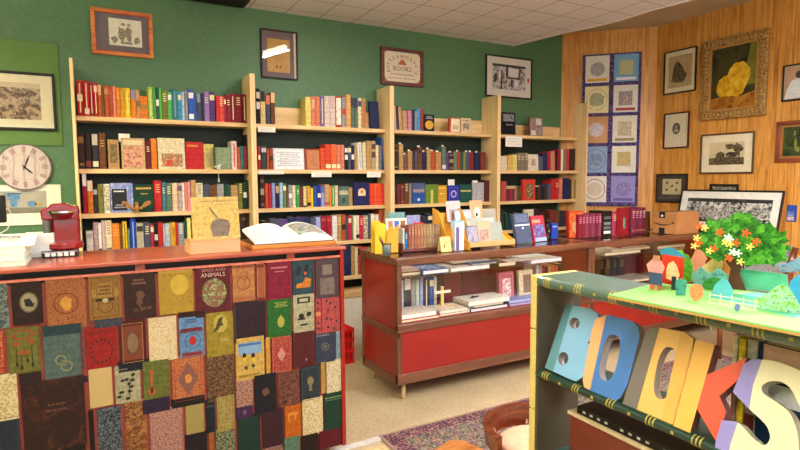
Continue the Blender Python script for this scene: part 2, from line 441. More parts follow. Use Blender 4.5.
CASEX = {'leftmost': (-.119, 1.112), 'second': (1.112, 2.352), 'third': (2.352, 3.568), 'rightmost': (3.568, 4.802)}
def row(case, shelf, z, items, Y=4.52, bottom_y=None, depth=.14, ybot=200):
    n = len(items); grp = 'books on the %s shelf of the %s bookcase' % (shelf, case)
    for i, it in enumerate(items):
        x0, x1, yt, cn = it[:4]; deco = it[4] if len(it) > 4 else ''; kw = it[5] if len(it) > 5 else {}
        face = kw.get('f'); Yb = Y + kw.get('dy', 0)
        X0, X1 = on(1, Yb, x0, ybot).x, on(1, Yb, x1, ybot).x
        X0, X1 = on(1, Yb, x0, (yt+ybot)/2).x, on(1, Yb, x1, (yt+ybot)/2).x
        H = on(1, Yb, (x0+x1)/2, yt).z - z
        w = X1-X0
        size = kw.get('d') or ('tall' if H > .275 else 'short' if H < .19 else '')
        adj = kw.get('n') or ('%s%s book' % (size+' ' if size else ('slim ' if w < .027 and not face else ''), cn))
        if face and not kw.get('n'): adj = adj+' facing out'
        X0 = max(X0, CASEX[case][0]+.022+max(0, -kw.get('lean', 0))*H); X1 = min(max(X1, X0+.012), CASEX[case][1]-.0215)
        X0 = min(X0, X1-.012); w = X1-X0
        lab = '%s, %s from left, %s shelf of %s bookcase' % (adj, ordn(i+1), shelf, case)
        hx = PAL[cn] if cn in PAL else cn
        c = lin(hx)
        if face: book_face(lab, w, H, .022, hx, (X0, Yb, z), 0, kw.get('t', .0), deco, grp, lean=kw.get('lean', 0))
        else: book_spine(lab, w, H, min(depth, YW-.012-Yb, S-X1-Yb-.012 if X1 > 4.6 else 9), hx, (X0, Yb, z), 0, kw.get('lean', 0), deco, grp)
F = {'f': 1}
def f(**k): k['f'] = 1; return k

# leftmost bookcase
row('leftmost', 'top', 1.955, [
 (77, 83.3, 80.5, 'red', 's m'), (83.7, 89.5, 80.5, 'red', 's lf0d0c0'), (89.8, 93.6, 82.5, 'crimson', 's'), (94, 98, 82.5, 'red', 's ue8c0b0'),
 (98.2, 102, 85, 'rust', 'Td8a070'), (102, 104.4, 86, 'brown', 'tc09060'), (104.5, 109.4, 85.5, 'rust', 'uc88050'), (109.5, 113, 86, 'brick red', 't'), (113, 116.3, 86, 'salmon', 's'), (116.5, 120.5, 87.5, 'orange', 'tf0b070'),
 (120.6, 125, 88, 'gold', ''), (125, 130.6, 88, 'yellow', 'sf6e07a'), (131, 136.4, 90, 'orange', 'T9a8ab0'), (136.5, 140, 90, 'tan', 'm7a6848'), (140, 148, 96, 'orange', 'm9a7a3a'), (148.2, 153, 87, 'lime', 'sd8e0a0'),
 (153.1, 156, 87, 'green', 't'), (156, 159.2, 87.5, 'dark green', 'mffffff'), (159.3, 161.6, 88, '4fc24a', '', {'n': 'bright green book'}), (161.7, 168, 90, 'olive', 't'), (168, 172, 92, '55c060', 'uffffff', {'n': 'bright green book with white label'}),
 (172, 178, 89, 'teal', 's7aa8b0'), (178, 182, 92, 'sky blue', 'u'), (182, 184.5, 92, 'pale blue', ''), (184.5, 188, 90.5, 'grey', 't6a6a80'), (188.4, 194, 89.5, '3a62c8', 'uffffff lffffff', {'n': 'bright blue book'}), (194, 196.6, 93.5, 'blue', ''),
 (196.7, 201, 93.5, 'slate', 'T8a90a0'), (201, 204, 93.5, 'navy', ''), (204.2, 209.5, 91.5, 'lilac', 't'), (209.6, 215, 92, 'purple', 'ue6dca0'), (216, 219, 96, 'red', ''), (219, 224, 96, 'e0504a', 't', {'n': 'light red book'}), (224, 226.2, 97, 'crimson', 'ue6dca0'),
 (226.3, 231, 94.5, 'wine', 't'), (231, 235, 94, 'wine', 's'), (235, 242, 94, 'wine', 't'), (242.3, 248, 94.5, 'maroon', 's')], ybot=122)
row('leftmost', 'second', 1.585, [
 (77.2, 84.6, 133, 'dark brown', 'bb u8a6238'), (85, 91, 132.5, 'dark brown', 'l8a3a30', {'d': 'dark-topped'}), (91.8, 98.4, 134, 'charcoal', 'Tc8c0b0 l'), (98.8, 106, 133, 'brown', 'tc09050'),
 (108, 119, 139.5, 'tan', 'P.15,.85,.2,.85/8a7a50/5a4a30/c0a068', f(t=.05, n='small tan picture book')), (121.5, 145, 138, 'c8a878', 'P.08,.92,.06,.72/c8904a/d9a98a/b06a5a/8a6a4a B.08,.92,.78,.93/d9c8a0', f(t=.05, n='large tan picture book')),
 (145.6, 151, 141, 'maroon', 't'), (151.2, 157, 138.5, 'orange', ''), (158, 185, 138, 'cream', 'P.12,.9,.08,.5/e6d9b4/c87a50/7a6a50/e0c8a0 B.3,.5,.1,.3/c84a28', f(t=.05, n='cream book with an engraved scene')),
 (186, 203.5, 142, 'red', 'L.1,.7,.8,.92,1/d9a04a', f(n='plain red book with gilt title')), (204, 214, 144, 'pale yellow', 'P.2,.8,.1,.6/d9c890/b89a60', f(t=.04, dy=.04)), (213.5, 231, 147.5, 'sage', 'B0,.13,0,1/3a4438 R.2/6a7050', f(t=.03, n='grey green book with dark spine')),
 (231.4, 237, 141, 'ead0d0', 'sc2263a', {'n': 'white and pink book'}), (237.2, 240.5, 147, 'rust', 't'), (240.6, 244.4, 146, 'teal', ''), (244.5, 247.2, 146, 'crimson', ''), (247.5, 252, 134.5, 'black', 't')], ybot=168)
row('leftmost', 'third', 1.265, [
 (82.4, 87, 173, 'crimson', 'Te8e4e0'), (87.3, 93, 180.5, 'orange', 'Tefe3c8'), (93.3, 97.6, 187, 'charcoal', 'uaaaaaa'), (97.8, 103.5, 184, 'olive', 't5a4a20'), (103.7, 110, 184, 'white', 'M4a5a58'),
 (110.5, 133, 183, 'a8b0d8', 'P0,1,0,1/c8b8c8/5a74c0/a8b0d8/e6e0e0 B.05,.72,.08,.8/24222c L.15,.6,.68,.76,1/ffffff L.15,.72,.14,.3,2/b8b0c0', f(t=.04, n='blue floral book with black panel')),
 (134, 153.5, 184.5, '17402c', 'L.12,.88,.8,.92,1/d9b45a L.35,.7,.64,.69,1/d9b45a', f(t=.04, n='dark green book with gilt title')), (154, 161.6, 180.5, 'red', 'te6b080'), (162, 166, 182, 'teal', 't'), (166.2, 172, 183, 'grey green', 't'), (172.2, 177.6, 183, 'e8c8a0', 't', {'n': 'peach coloured book'}),
 (177.8, 182.2, 183, 'pinkish grey', 'u6a5070'), (182.3, 184.5, 183, 'white', ''), (184.6, 187.5, 182, 'salmon', ''), (187.6, 190.6, 182, 'pink', ''), (191, 196, 180, 'tan', ''), (196.2, 203, 183, 'cream', 't6a5040'), (203.2, 210, 184, 'slate', ''), (210.2, 217, 185, 'brown', ''), (217.2, 224, 184, 'grey', ''), (224.2, 231, 184.5, 'dark green', ''), (231.2, 238, 185, 'tan', ''),
 (238.5, 243, 183, 'olive', 'te0d8a0'), (243.2, 247, 182, 'dark green', 'mffffff'), (247.2, 252, 180, 'charcoal', '')], ybot=205)
row('leftmost', 'fourth', .957, [
 (86, 93, 231, 'white', 'uaaaaaa'), (93.2, 98, 222.5, 'pinkish grey', ''), (98.1, 101.4, 223, 'white', 'l1d1a1c'), (101.5, 105.3, 220.5, 'pinkish grey', 't1d1a1c'), (105.4, 111.8, 220.5, 'cream', 'tb06060 l6a6a6a'), (112, 119.5, 223.5, 'orange', 'tf0b070'), (119.6, 122.5, 224, 'brown', 't'), (122.6, 127, 221.5, 'yellow', 's6a4a20'),
 (127.2, 130, 229, 'grey green', ''), (130.2, 136, 219, '2244b0', 's8aa8e8', {'n': 'bright blue book'}), (136.3, 143.7, 223, 'b0aa94', 'u3a3a34', {'n': 'stone coloured book with dark label'}), (144, 150.4, 222.5, 'slate', 't'), (150.5, 154, 224, 'crimson', 'u'), (154.1, 158, 223.5, 'black', 'mcccccc'), (158.1, 162.8, 222.5, 'red', 'l2a2a6a'), (163, 165, 224, 'pinkish grey', ''), (165.1, 170, 223.5, 'pale blue', 't'),
 (170.2, 175.8, 222.5, 'gold', 't9a3020'), (176, 178, 223, 'red', ''), (178.2, 184, 223, 'grey', 'te8e8e8'), (184.1, 187, 221, 'dark green', ''), (187.1, 191, 218, 'pale yellow', 't'), (191.2, 198, 222, 'brown', ''), (198.2, 206, 220, 'slate', ''), (206.2, 214, 222, 'tan', ''), (214.2, 224, 221, 'grey', ''), (224.2, 233, 222, 'maroon', ''), (233.2, 240, 222, 'olive', ''), (240.5, 247, 214, 'dark brown', 'b'), (247.3, 253.5, 214, 'dark brown', 't')], ybot=240)
# second bookcase
row('second', 'top', 1.955, [
 (256.3, 260.3, 88.5, 'black', 'mcfc8c0 ucfc8c0'), (260.5, 265.6, 91, 'e0c890', 'T2a2a30', {'n': 'cream book with dark top'}), (266, 270.4, 95, 'slate', 'Td07850'), (270.8, 275.2, 92.5, 'brown', 'Te8b888'),
 (305.6, 311, 97, 'pale yellow', ''), (311.1, 315.9, 96.5, 'salmon', 't'), (316, 320.2, 96.5, 'salmon', ''), (320.3, 324.4, 96, '7a6aa0', 's', {'n': 'violet book with pale stripe'}), (324.5, 329.8, 96, 'e0c8c0', '', {'n': 'pale pink book'}), (329.9, 335.6, 96, 'e0c8c0', 'tb09090', {'n': 'pale pink book'}), (335.8, 341.6, 96.5, 'red', 'Mffffff'),
 (341.9, 345.9, 97, 'grey', 'mc04040'), (346.1, 351, 94.5, 'e0a868', '', {'n': 'tan orange book'}), (351.2, 354.6, 98, 'grey green', 'T3a3a4a'), (354.7, 358, 98, 'grey green', 'T3a3a4a'), (358.1, 361.6, 98, 'cream', 'u3a4a8a'), (361.7, 366, 98.5, 'tan', 'sd04a28'), (366.1, 368.2, 114, 'tan', ''), (370.5, 379.5, 101.5, 'navy', '', f(t=.03, lean=-.04, d='leaning'))], ybot=128)
row('second', 'second', 1.585, [
 (258.2, 260.6, 146, 'crimson', 'm'), (261, 266.8, 145.5, '3a4448', 'uc0c0c0', {'n': 'dark slate book'}), (267, 269.3, 149, 'rust', ''), (269.5, 273, 148, 'brick red', 'm2a2024'), (273.5, 304.5, 148.3, 'dcdce0', 'B.06,.96,.04,.95/e8e8ea L.12,.88,.15,.85,7/b0b0c0', f(t=.08, n='wide white book in a glossy sleeve')),
 (305.2, 319.8, 149, 'brick red', 'P.14,.97,.04,.94/a8603e/c8845a/8a4428', f(t=.03, n='brown patterned book')), (320.3, 325, 148, 'deep orange', ''), (325.2, 331, 144.3, 'd8442a', 'l', {'n': 'tall orange red book'}), (331.2, 336.7, 144.3, 'e86a3a', 'l', {'n': 'bright orange book'}), (336.8, 340.5, 144.8, 'salmon', 'l'), (340.6, 344.5, 144.8, 'salmon', ''),
 (344.7, 348, 145.6, 'black', 'me0e0e0 ue0e0e0'), (348.1, 351.3, 145.6, 'slate', 'u'), (351.4, 354.5, 145.2, 'navy', 'me0e0e0'), (354.6, 358, 145.5, 'tan', ''), (358.1, 362.4, 142.5, 'white', 's9ab0a0', {'lean': -.03}), (363, 366.4, 142.5, 'cream', '', {'lean': -.02}), (366.5, 371.6, 141, 'tan', ''), (371.7, 375.8, 141, 'b8a080', 'u5a3030 m5a3030', {'n': 'tan book with dark labels'}), (375.9, 378.7, 145, 'cream', ''), (378.8, 382, 145.5, 'taupe', ''), (383, 389.3, 137.5, 'blue', '', {'lean': -.06, 'd': 'leaning'})], ybot=168)
row('second', 'third', 1.265, [
 (260.2, 264.6, 176.5, 'dark brown', 'b m9a8a70'), (265, 268.4, 183.3, 'd84a30', '', {'n': 'orange red book'}), (268.5, 271.6, 184, 'crimson', ''), (271.8, 275.4, 183.2, 'lavender', ''), (275.6, 279.4, 186, 'navy', 'Tb89878'), (279.6, 283, 182.8, 'pale blue', ''), (283.1, 286.4, 183.6, '5a8a5a', 'u', {'n': 'mid green book'}), (286.5, 288.5, 187, 'red brown', ''), (288.6, 292.3, 185, 'grey', 'me8e8e8'), (292.4, 295.8, 185.3, 'cream', ''),
 (295.9, 300, 185.3, 'green', 't'), (300.1, 302.9, 186.5, 'maroon', ''), (303, 306.8, 185.3, 'dark green', 'Mc8a050'), (306.9, 311, 186, 'gold', 'l2a1a10'), (311.1, 313.4, 188, 'yellow', ''), (313.6, 317.4, 186, 'blue', ''), (317.5, 320.9, 185, '2a2a90', 'm', {'n': 'royal blue book'}), (321, 324.8, 186, 'lavender', 'T4a6ab0'), (325, 329.4, 184.5, 'd0a070', 'l9a5a40', {'n': 'sandy book'}), (329.5, 331.5, 186, 'orange', ''), (331.6, 334.9, 185.5, 'green', 's'), (335, 338.2, 185.5, 'e0c0a0', '', {'n': 'pale sandy book'}),
 (338.6, 348.8, 186.3, 'grey green', 'B.05,.95,.58,.78/b8b090 R.1/2f4438 O.5,.28,.2,.14/2f4438', f(n='grey green book with pale title band')), (349, 352.8, 187.5, 'tan', ''), (353.5, 369, 182.5, '1c2058', 'B.3,.78,.42,.6/e8c8a0 O.54,.6,.24,.15/e8c8a0 O.54,.6,.1,.08/c89860', f(n='navy book with a cream arch emblem')), (369.8, 373.8, 183.5, 'e0442a', '', {'n': 'orange red book of a uniform set'}), (373.9, 378, 183.5, 'ea5a30', '', {'n': 'orange red book of a uniform set'}), (378.1, 382.2, 183.7, 'e8502c', '', {'n': 'orange red book of a uniform set'}), (382.3, 386.3, 183.8, 'd83a28', '', {'n': 'orange red book of a uniform set'})], ybot=205)
row('second', 'fourth', .957, [
 (262, 270, 221, 'black', ''), (270, 279, 219, 'slate', ''), (279, 288, 219, 'purple', ''), (288, 297, 217, 'navy', ''), (297, 304, 217, 'purple', 'T3a2a5a'), (304, 311, 217, 'navy', ''), (311, 316, 218, 'slate', ''), (316, 320.8, 217, 'lavender', ''),
 (321, 326.4, 216, 'crimson', 'b'), (326.6, 332, 216, 'crimson', 'b'), (332.2, 337.4, 215.5, 'white', ''), (337.6, 341.5, 214.5, 'tan', 't'), (341.6, 346, 214.5, 'rust', 'm2a1a10'), (346.1, 348.2, 216, 'slate', ''), (348.4, 351.5, 216, 'c82848', 'u', {'n': 'pinkish red book'}), (351.6, 353.5, 217, 'olive', ''), (353.6, 356, 216, 'white', ''), (356.1, 359.4, 215.5, 'cream', 'l2a2a2a'), (359.6, 363.4, 215.5, 'c82848', 't', {'n': 'pinkish red book'}), (363.5, 368.3, 215.5, 'grey', 'M5a5a60'), (368.5, 371, 213.5, 'slate', ''), (371.1, 375, 214, 'cream', 't'), (375.2, 379, 214.5, 'e0d8cc', 't', {'n': 'off white book'}), (379.2, 383, 210, 'brick red', '')], ybot=228)
row('second', 'fifth', .636, [(335, 342.8, 247, 'maroon', ''), (343, 351, 245, '24305a', '', {'n': 'wide navy book'}), (351.2, 354.8, 246, 'tan', ''), (355, 358, 247, 'cream', ''), (358.2, 361.5, 246, 'brick red', 'u2a1a10'), (361.7, 366.6, 247, 'c03a30', 'u', {'n': 'red book half behind the display case'}), (367, 371, 247, 'olive', ''), (371.3, 376, 247, 'tan', ''), (376.3, 381, 247, 'rust', '')], ybot=260)
# third bookcase
row('third', 'top', 1.955, [
 (394.3, 397, 106, 'pinkish grey', '', {'lean': -.05}), (397.1, 399.5, 106, 'charcoal', '', {'lean': -.05}), (399.6, 403, 107, 'tan', '', {'lean': -.08}), (403.2, 407.6, 111, 'c8a088', '', {'lean': -.04, 'n': 'pinkish tan book'}), (408, 412, 110.5, 'pink', ''), (412.1, 415, 109.5, 'navy', ''), (415.1, 417, 111, 'grey', ''), (417.1, 420.6, 108.8, 'sky blue', ''), (420.7, 423.9, 108.8, 'brick red', ''),
 (424.3, 434.3, 114.5, '1c1c22', 'O.5,.38,.42,.26/d9a93a L.15,.85,.72,.92,2/b0b0b8', f(n='black book with a golden disc')), (449.3, 460.3, 117.8, 'c85a38', 'B.16,.94,.04,.94/ead9bc P.3,.8,.2,.5/ead9bc/c0a088/ead9bc', f(n='cream picture book with red edge')), (460.8, 471, 118.2, 'e4cba8', 'P.2,.8,.25,.65/e4cba8/6a5a48/d0b890 L.2,.8,.78,.88,1/8a7050', f(n='cream book with a bird drawing'))], ybot=132)
row('third', 'second', 1.585, [
 (394.3, 399, 147, 'dark brown', 'b'), (399.2, 403.6, 144, 'c09a60', 'w', {'n': 'tall tan book with paper slip'}), (403.8, 408, 154.5, '7a5048', 'w', {'n': 'short mauve brown book'}), (408.2, 412.6, 151, 'tan', 'w'), (412.7, 415, 153, 'dark brown', ''), (415.1, 417.3, 150.5, 'slate', 'w'), (417.5, 422.6, 147, 'brown', 'w u4a2a20'), (423, 426.8, 152, 'navy', 'w'), (427, 431, 149, 'tan', 'w'), (431.2, 435.7, 151, 'rust', 'w'), (436, 441.5, 152, 'c08858', 'w', {'n': 'light brown book'}),
 (442, 446.3, 146.5, 'grey green', 'w lcccccc'), (446.5, 449, 152, 'purple', 'w'), (449.2, 453.8, 152.5, 'dark brown', 'w b m9a8058'), (454, 457, 151.5, 'grey green', 'w'), (457.1, 460.4, 151.5, 'brick red', 'w'), (460.5, 463.4, 152, 'dark green', 'w'), (463.5, 466, 152, 'olive', 'w'), (466.1, 469.5, 152, 'slate', 'w'), (469.6, 473.4, 152, 'wine', 'w'), (473.5, 476, 153, 'black', 'w'), (476.1, 480, 152.5, 'navy', 'w'), (480.8, 486, 152, 'red brown', '')], ybot=170)
row('third', 'third', 1.265, [
 (394.3, 397, 184.5, 'dark brown', ''), (397.2, 400.4, 184.5, 'maroon', 't'), (400.6, 404.5, 184, 'red brown', 'b'), (404.7, 408.8, 183, 'brown', 't'), (409, 412, 183.5, 'taupe', ''), (412.5, 424.8, 183, '2a58a0', 'B0,1,.52,1/4a5880 B.05,.95,.55,.7/a08890 O.5,.2,.1,.07/e0e0ff', f(n='blue book with slate upper half')), (425.5, 437.8, 184.5, '6a8a2e', 'B.42,.62,0,.72/c8b85a', f(n='moss green book')), (438.2, 446.8, 185.3, 'gold', 'L.1,.8,.8,.9,1/f0d890 B.2,.7,.5,.55/f0d890', f()),
 (447.6, 459.6, 185.3, '2c2f9c', 'R.15/8a90d8 O.5,.5,.24,.22/b0a0d0 O.5,.5,.14,.13/2c2f9c', f(n='royal blue book with an oval')), (460.2, 471.8, 184.5, '1e5242', 'B0.05,.95,.6,.68/c8b86a', f(n='dark green book with gilt band')), (472.4, 483.8, 182.5, 'b4b0b4', 'B.3,.36,0,1/9a969a', f(n='plain pale grey book')), (484.4, 490.8, 180, '5e2420', '', {'lean': .02, 'n': 'large dark red brown book'})], ybot=200)
row('third', 'fourth', .957, [(394.3, 401, 222, 'teal', ''), (401, 408, 223, 'olive', ''), (408, 415, 223, 'navy', ''), (415, 422, 222, 'teal', ''), (422, 427.5, 216, 'charcoal', 't'), (427.7, 433.5, 214, 'navy', 'u'), (433.7, 439, 215, 'maroon', 't'), (439.2, 444, 213, '3a1e34', 'b', {'n': 'dark plum book'}), (444.2, 449, 214, 'charcoal', 'b'), (449.5, 455, 218, 'slate', ''), (455, 461, 217, 'black', ''), (461, 467, 218, 'navy', ''), (467, 473, 218, 'black', ''), (473, 480, 219, 'maroon', ''), (480, 487, 219, 'slate', '')], ybot=228)
# rightmost bookcase
row('rightmost', 'top', 1.955, [(502.2, 515.8, 112.3, '14161e', 'P.1,.9,.6,.92/14161e/9a9aa0/14161e L.3,.8,.4,.5,1/a0a0a8 R.06/3a3e4a', f(t=.05, n='black book with a grey arch drawing')), (530, 543, 117.5, '6a4a44', 'P0.02,.98,.02,.98/5a3a38/b09a98/6a4a44/e0d8d8 B.1,.45,.05,.3/d8c8c8 B.5,.9,.6,.95/cfc4c4', f(t=.06, n='book with a collage of photographs'))], ybot=134)
row('rightmost', 'second', 1.585, [
 (500.6, 507, 156, 'e0d0b8', '', f(n='pale cream book')), (507.5, 512.6, 155.3, 'e0b860', '', f(n='straw yellow book')), (512.9, 517.4, 154.5, 'pale yellow', ''), (517.6, 521, 152.8, 'taupe', 't'), (521.1, 524.6, 152.8, 'taupe', 't'), (524.7, 528.3, 152.8, 'taupe', 't'), (528.6, 538.6, 154.3, 'e8dcc4', 'O.5,.5,.38,.3/d8c8b0 P.3,.7,.3,.7/c0b0a0/8a7a68', f(t=.05, n='cream book with a round design')), (539.2, 543.6, 156.5, 'slate', 'Mb0b0b8', {'lean': -.05}),
 (544, 547.8, 153.3, 'navy', '', {'lean': -.05}), (548, 551, 152, 'crimson', '', {'lean': -.05}), (551.2, 555.6, 151.3, 'salmon', '', {'lean': -.04}), (555.8, 558, 151, 'black', ''), (558.2, 561.3, 149.5, 'crimson', '', {'lean': -.03}), (561.4, 563.4, 149.3, 'cream', ''), (563.5, 567, 149, 'taupe', ''), (567.2, 569.4, 149.3, 'red', ''), (569.6, 575.4, 149, 'dark brown', ''), (575.6, 579.6, 148, 'tan', '')], ybot=168)
row('rightmost', 'third', 1.265, [
 (498.4, 501.3, 183, 'charcoal', ''), (501.5, 506.8, 181.3, 'c05048', '', {'n': 'dull red book'}), (507.3, 509.7, 189, 'maroon', ''), (509.9, 512.4, 189, 'wine', ''), (512.6, 515.2, 189, 'maroon', ''), (522.5, 535.5, 179.5, 'd83a2a', 'P.3,.85,.08,.8/b08858/4a3a28/d9b080 B0,.1,0,1/b02a20', f(t=.03, n='orange red book with a framed picture')), (537.4, 541.2, 187, 'dark brown', ''), (541.3, 545, 187, 'black', ''), (545.1, 547.6, 187, 'dark brown', ''),
 (548, 551, 184, 'slate', ''), (551.2, 555, 180.5, 'red', ''), (555.2, 559, 179, 'red', 't'), (559.2, 562.8, 178.3, 'salmon', ''), (563.2, 569.6, 178, 'navy', ''), (569.8, 571.8, 180, 'dark brown', ''), (572, 574.6, 178.3, 'tan', ''), (574.8, 577.6, 180, 'olive', '')], ybot=198)
row('rightmost', 'fourth', .957, [(500.5, 505, 210, 'charcoal', '', {'lean': -.08}), (505.3, 510, 213, 'dark green', ''), (510.3, 516, 214, 'navy', ''), (516.3, 523, 213, 'black', ''), (524, 533.6, 209.5, 'd8cfb0', 'L.2,.8,.6,.8,2/8a8068', f(n='cream book')), (535, 540, 209, 'dark brown', ''), (540.3, 545, 213, 'charcoal', ''), (550, 555, 210, 'red brown', ''), (555.2, 560, 210.5, 'brown', ''), (560.3, 565, 212, 'charcoal', ''), (565.3, 570, 211, 'maroon', ''), (570.2, 575, 212, 'dark brown', '')], ybot=225)

# ------------------------------------------------------------------ the four bookcases
pine = wood('e4bc80', 'f2d09a', 'f7dfb4', .5, 'z', .6); pineh = wood('c89c62', 'e6c48c', 'f0d6a6', .5, 'x', .6)
edges = [-.119, 1.112, 2.352, 3.568, 4.802]
names = ['leftmost', 'second', 'third', 'rightmost']
desc = ['tall pine bookcase with rainbow-ordered books on its top shelf', 'tall pine bookcase between the rainbow shelf and the small round-emblem sign', 'tall pine bookcase behind the rack of matching brown books', 'tall pine bookcase at the corner beside the hanging quilt']
ZS = [1.955, 1.585, 1.265, .957, .636, .33]
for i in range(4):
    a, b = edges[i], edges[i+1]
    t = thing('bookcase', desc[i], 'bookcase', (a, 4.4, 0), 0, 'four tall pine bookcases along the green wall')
    W = b-a
    top = 2.33
    for x, zt in ((.0, top), (W-.021, top)):
        if i == 3 and x > 0:
            MB().prism([(x, -.015), (x+.021, -.015), (x+.021, .15), (x, .172)], 0, zt, 'z').build('side_panel', pine, t, bevel=.0015)
        else: MB().box(x+.0005, x+.0205, 0, .268, 0, zt).build('side_panel', pine, t, bevel=.0015)
    for k, z in enumerate(ZS):
        dpt = .27
        if i == 3: MB().prism([(.021, .1), (W-.021, .1), (W-.021, .155), (W-.135, .27), (.021, .27)], z-.033, z-.0008, 'z').build('shelf', pineh, t, bevel=.002)
        else: MB().box(.021, W-.021, .1, dpt, z-.033, z-.0008).build('shelf', pineh, t, bevel=.002)
    bx1 = W-.021-(.13 if i == 3 else 0)
    MB().box(.021, bx1, .2765, .279, .02, 1.92).build('shade_backing', mat('15261d', .55, .2, 5), t)  # dark sheet added to stand in for the shade behind the shelves
    if i > 0:
        zb = {1: 2.115, 2: 2.1, 3: 2.075}[i]
        MB().box(.021, W-.021 - (.13 if i == 3 else 0), .262, .276, 1.956, zb).build('back_rail', pineh, t)
    if i == 3: MB().box(.021, W-.15, .262, .276, 1.2655, 1.42).build('back_rail', pineh, t)
    if i == 1:
        MB().box(.021, W-.021, .09, .27, .44, .5).build('shelf', pineh, t)
        MB().box(.021, W-.021, .095, .115, .0, .44).build('base_panel', WHITE, t)
# small cards hanging on the shelf edges
def card(x0, y0, x1, y1, label, Y=4.497, lines=3, edgez=None):
    p, q = on(1, Y, x0, y0), on(1, Y, x1, y1)
    w, h = q.x-p.x, p.z-q.z
    o = MB().box(0, w, -.001, .0005, 0, h).build('shelf_card', WHITE, None, (p.x, Y, q.z)); tag(o, label, 'card', 'white cards on the shelf edges')
    q2 = MB()
    for k in range(lines): q2.box(w*.12, w*(.88-.1*(k % 2)), -.0016, 0, h*(.25+.5*k/max(1, lines-1))-.001, h*(.25+.5*k/max(1, lines-1))+.001)
    q2.build('writing', mat('8a8a90', .7), o)
card(258, 126.5, 275.5, 132.5, 'white card on shelf edge below the four books at second bookcase top left')
card(258.5, 170.7, 284, 174.2, 'long low white card on shelf edge under the glossy white sleeved book', lines=1)
card(311.5, 171.5, 331.5, 177, 'white card on shelf edge below the tall orange red books')
card(367, 172, 380.8, 177.2, 'white card on shelf edge below the leaning blue book')
card(505.5, 136, 522, 147, 'square white card hanging below the black book with the arch drawing')
# price card poking up behind books
for (x0, y0, x1, y1, Y, lb) in ((118.3, 133.5, 130, 142, 4.56, 'white card standing up behind the large tan book on the leftmost bookcase'), (448, 179.5, 454.5, 190, 4.56, 'white slip standing up behind the royal blue book with an oval'), (472.5, 180.5, 477.5, 190, 4.56, 'white slip standing up behind the plain pale grey book')):
    p, q = on(1, Y, x0, y0), on(1, Y, x1, y1)
    tag(MB().box(0, q.x-p.x, 0, .0015, 0, p.z-q.z+.0).build('paper_card', WHITE, None, (p.x, Y, q.z)), lb, 'card')

# winged figurine on the third shelf
p = on(1, 4.46, 137, 211)
o = thing('owl_figurine', 'small brown owl figurine with spread wings before the dark green book', 'figurine', (p.x, 4.47-.0, 1.265), rot=(0, 0, 0))
br = multi(['3a2412', '8a5a2c', 'c08a4a', '5a3a1c'], 70, 3)
MB().ball((0, 0, .035), (.017, .014, .03)).ball((0, -.004, .066), (.014, .012, .014)).build('body', br, o, smooth=True)
for s in (-1, 1):
    pts = [(s*.008, .03), (s*.03, .045), (s*.055, .078), (s*.085, .088), (s*.1, .078), (s*.092, .06), (s*.06, .04), (s*.03, .022)]
    MB().prism(pts, -.006, .004).build('wing', br, o, bevel=.003)
MB().lathe([(.02, 0), (.021, .005), (.01, .012)]).build('perch', mat('9a6a30'), o)
# small white ornament hanging at the second shelf
p = on(1, 4.485, 219, 168)
o = tag(MB().ball((0, 0, .02), (.016, .01, .012)).ball((.014, 0, .034), .008).prism([(-.01, .02), (-.034, .03), (-.03, .012)], -.003, .003).box(-.012, .012, -.008, .008, 0, .01).build('bird_ornament', mat('d8d4cc'), None, (p.x, 4.5, 1.585), smooth=True), 'small white bird ornament before the grey green book with dark spine', 'ornament')
# string with a tag hanging under it
p = on(1, 4.49, 218.5, 173)
tag(MB().tube([(0, 0, 0), (0, 0, -.045)], .0025).box(-.006, .006, -.002, .002, -.07, -.042).build('hanging_tag', mat('b8b4ac'), None, (p.x, 4.488, 1.555)), 'small pale tag hanging from the shelf below the white bird ornament', 'tag')

# ------------------------------------------------------------------ framed pictures
def picture(name, label, cat, origin, rz, w, h, fcol, fw=.018, mcol='f0e8d4', mw=.03, art=None, fd=.02, tiltx=0, lean=0, glassy=True, group=None, artrect=None, inner=None):
    t = thing(name, label, cat, origin, group=group, rot=(tiltx, lean, rz))
    fm = fcol if not isinstance(fcol, str) else mat(fcol, .4, .2, 40)
    q = MB().box(0, w, -fd, 0, 0, fw).box(0, w, -fd, 0, h-fw, h).box(0, fw, -fd, 0, fw, h-fw).box(w-fw, w, -fd, 0, fw, h-fw)
    q.build('frame', fm, t, bevel=min(.004, fw*.25))
    if inner: 
        b = .006; MB().box(fw, w-fw, -fd*.8, -.003, fw, fw+b).box(fw, w-fw, -fd*.8, -.003, h-fw-b, h-fw).box(fw, fw+b, -fd*.8, -.003, fw, h-fw).box(w-fw-b, w-fw, -fd*.8, -.003, fw, h-fw).build('inner_edge', mat(inner, .4), t)
    MB().box(fw*.9, w-fw*.9, -fd*.35, -.001, fw*.9, h-fw*.9).build('mat_board', mat(mcol, .8, .04), t)
    x0, x1, z0, z1 = artrect or (fw+mw, w-fw-mw, fw+mw, h-fw-mw)
    y = -fd*.35
    pr = MB().box(x0, x1, y-.0012, y, z0, z1).build('print', art if art else WHITE, t)
    if glassy: MB().box(fw*.9, w-fw*.9, -fd*.75-.002, -fd*.75, fw*.9, h-fw*.9).build('glass', glass(), t)
    return t, (x0, x1, z0, z1, y-.0012)
SPLIT = {'blue_vessels': 'blue_vessel', 'gold_vessels': 'gold_vessel', 'red_flowers': 'red_flower', 'stems': 'stem', 'black_shapes': 'black_shape', 'dark_shapes': 'dark_shape', 'pale_shapes': 'pale_shape', 'buildings': 'building', 'sprigs': 'sprig'}
def draw(par, name, m, polys, y):
    if name in SPLIT:
        for p in polys: MB().prism(p, y-.0008, y).build(SPLIT[name], m, par)
        return
    q = MB()
    for i_, p in enumerate(polys): q.prism(p, y-.0008-.0003*(i_ % 7), y)
    return q.build(name, m, par)
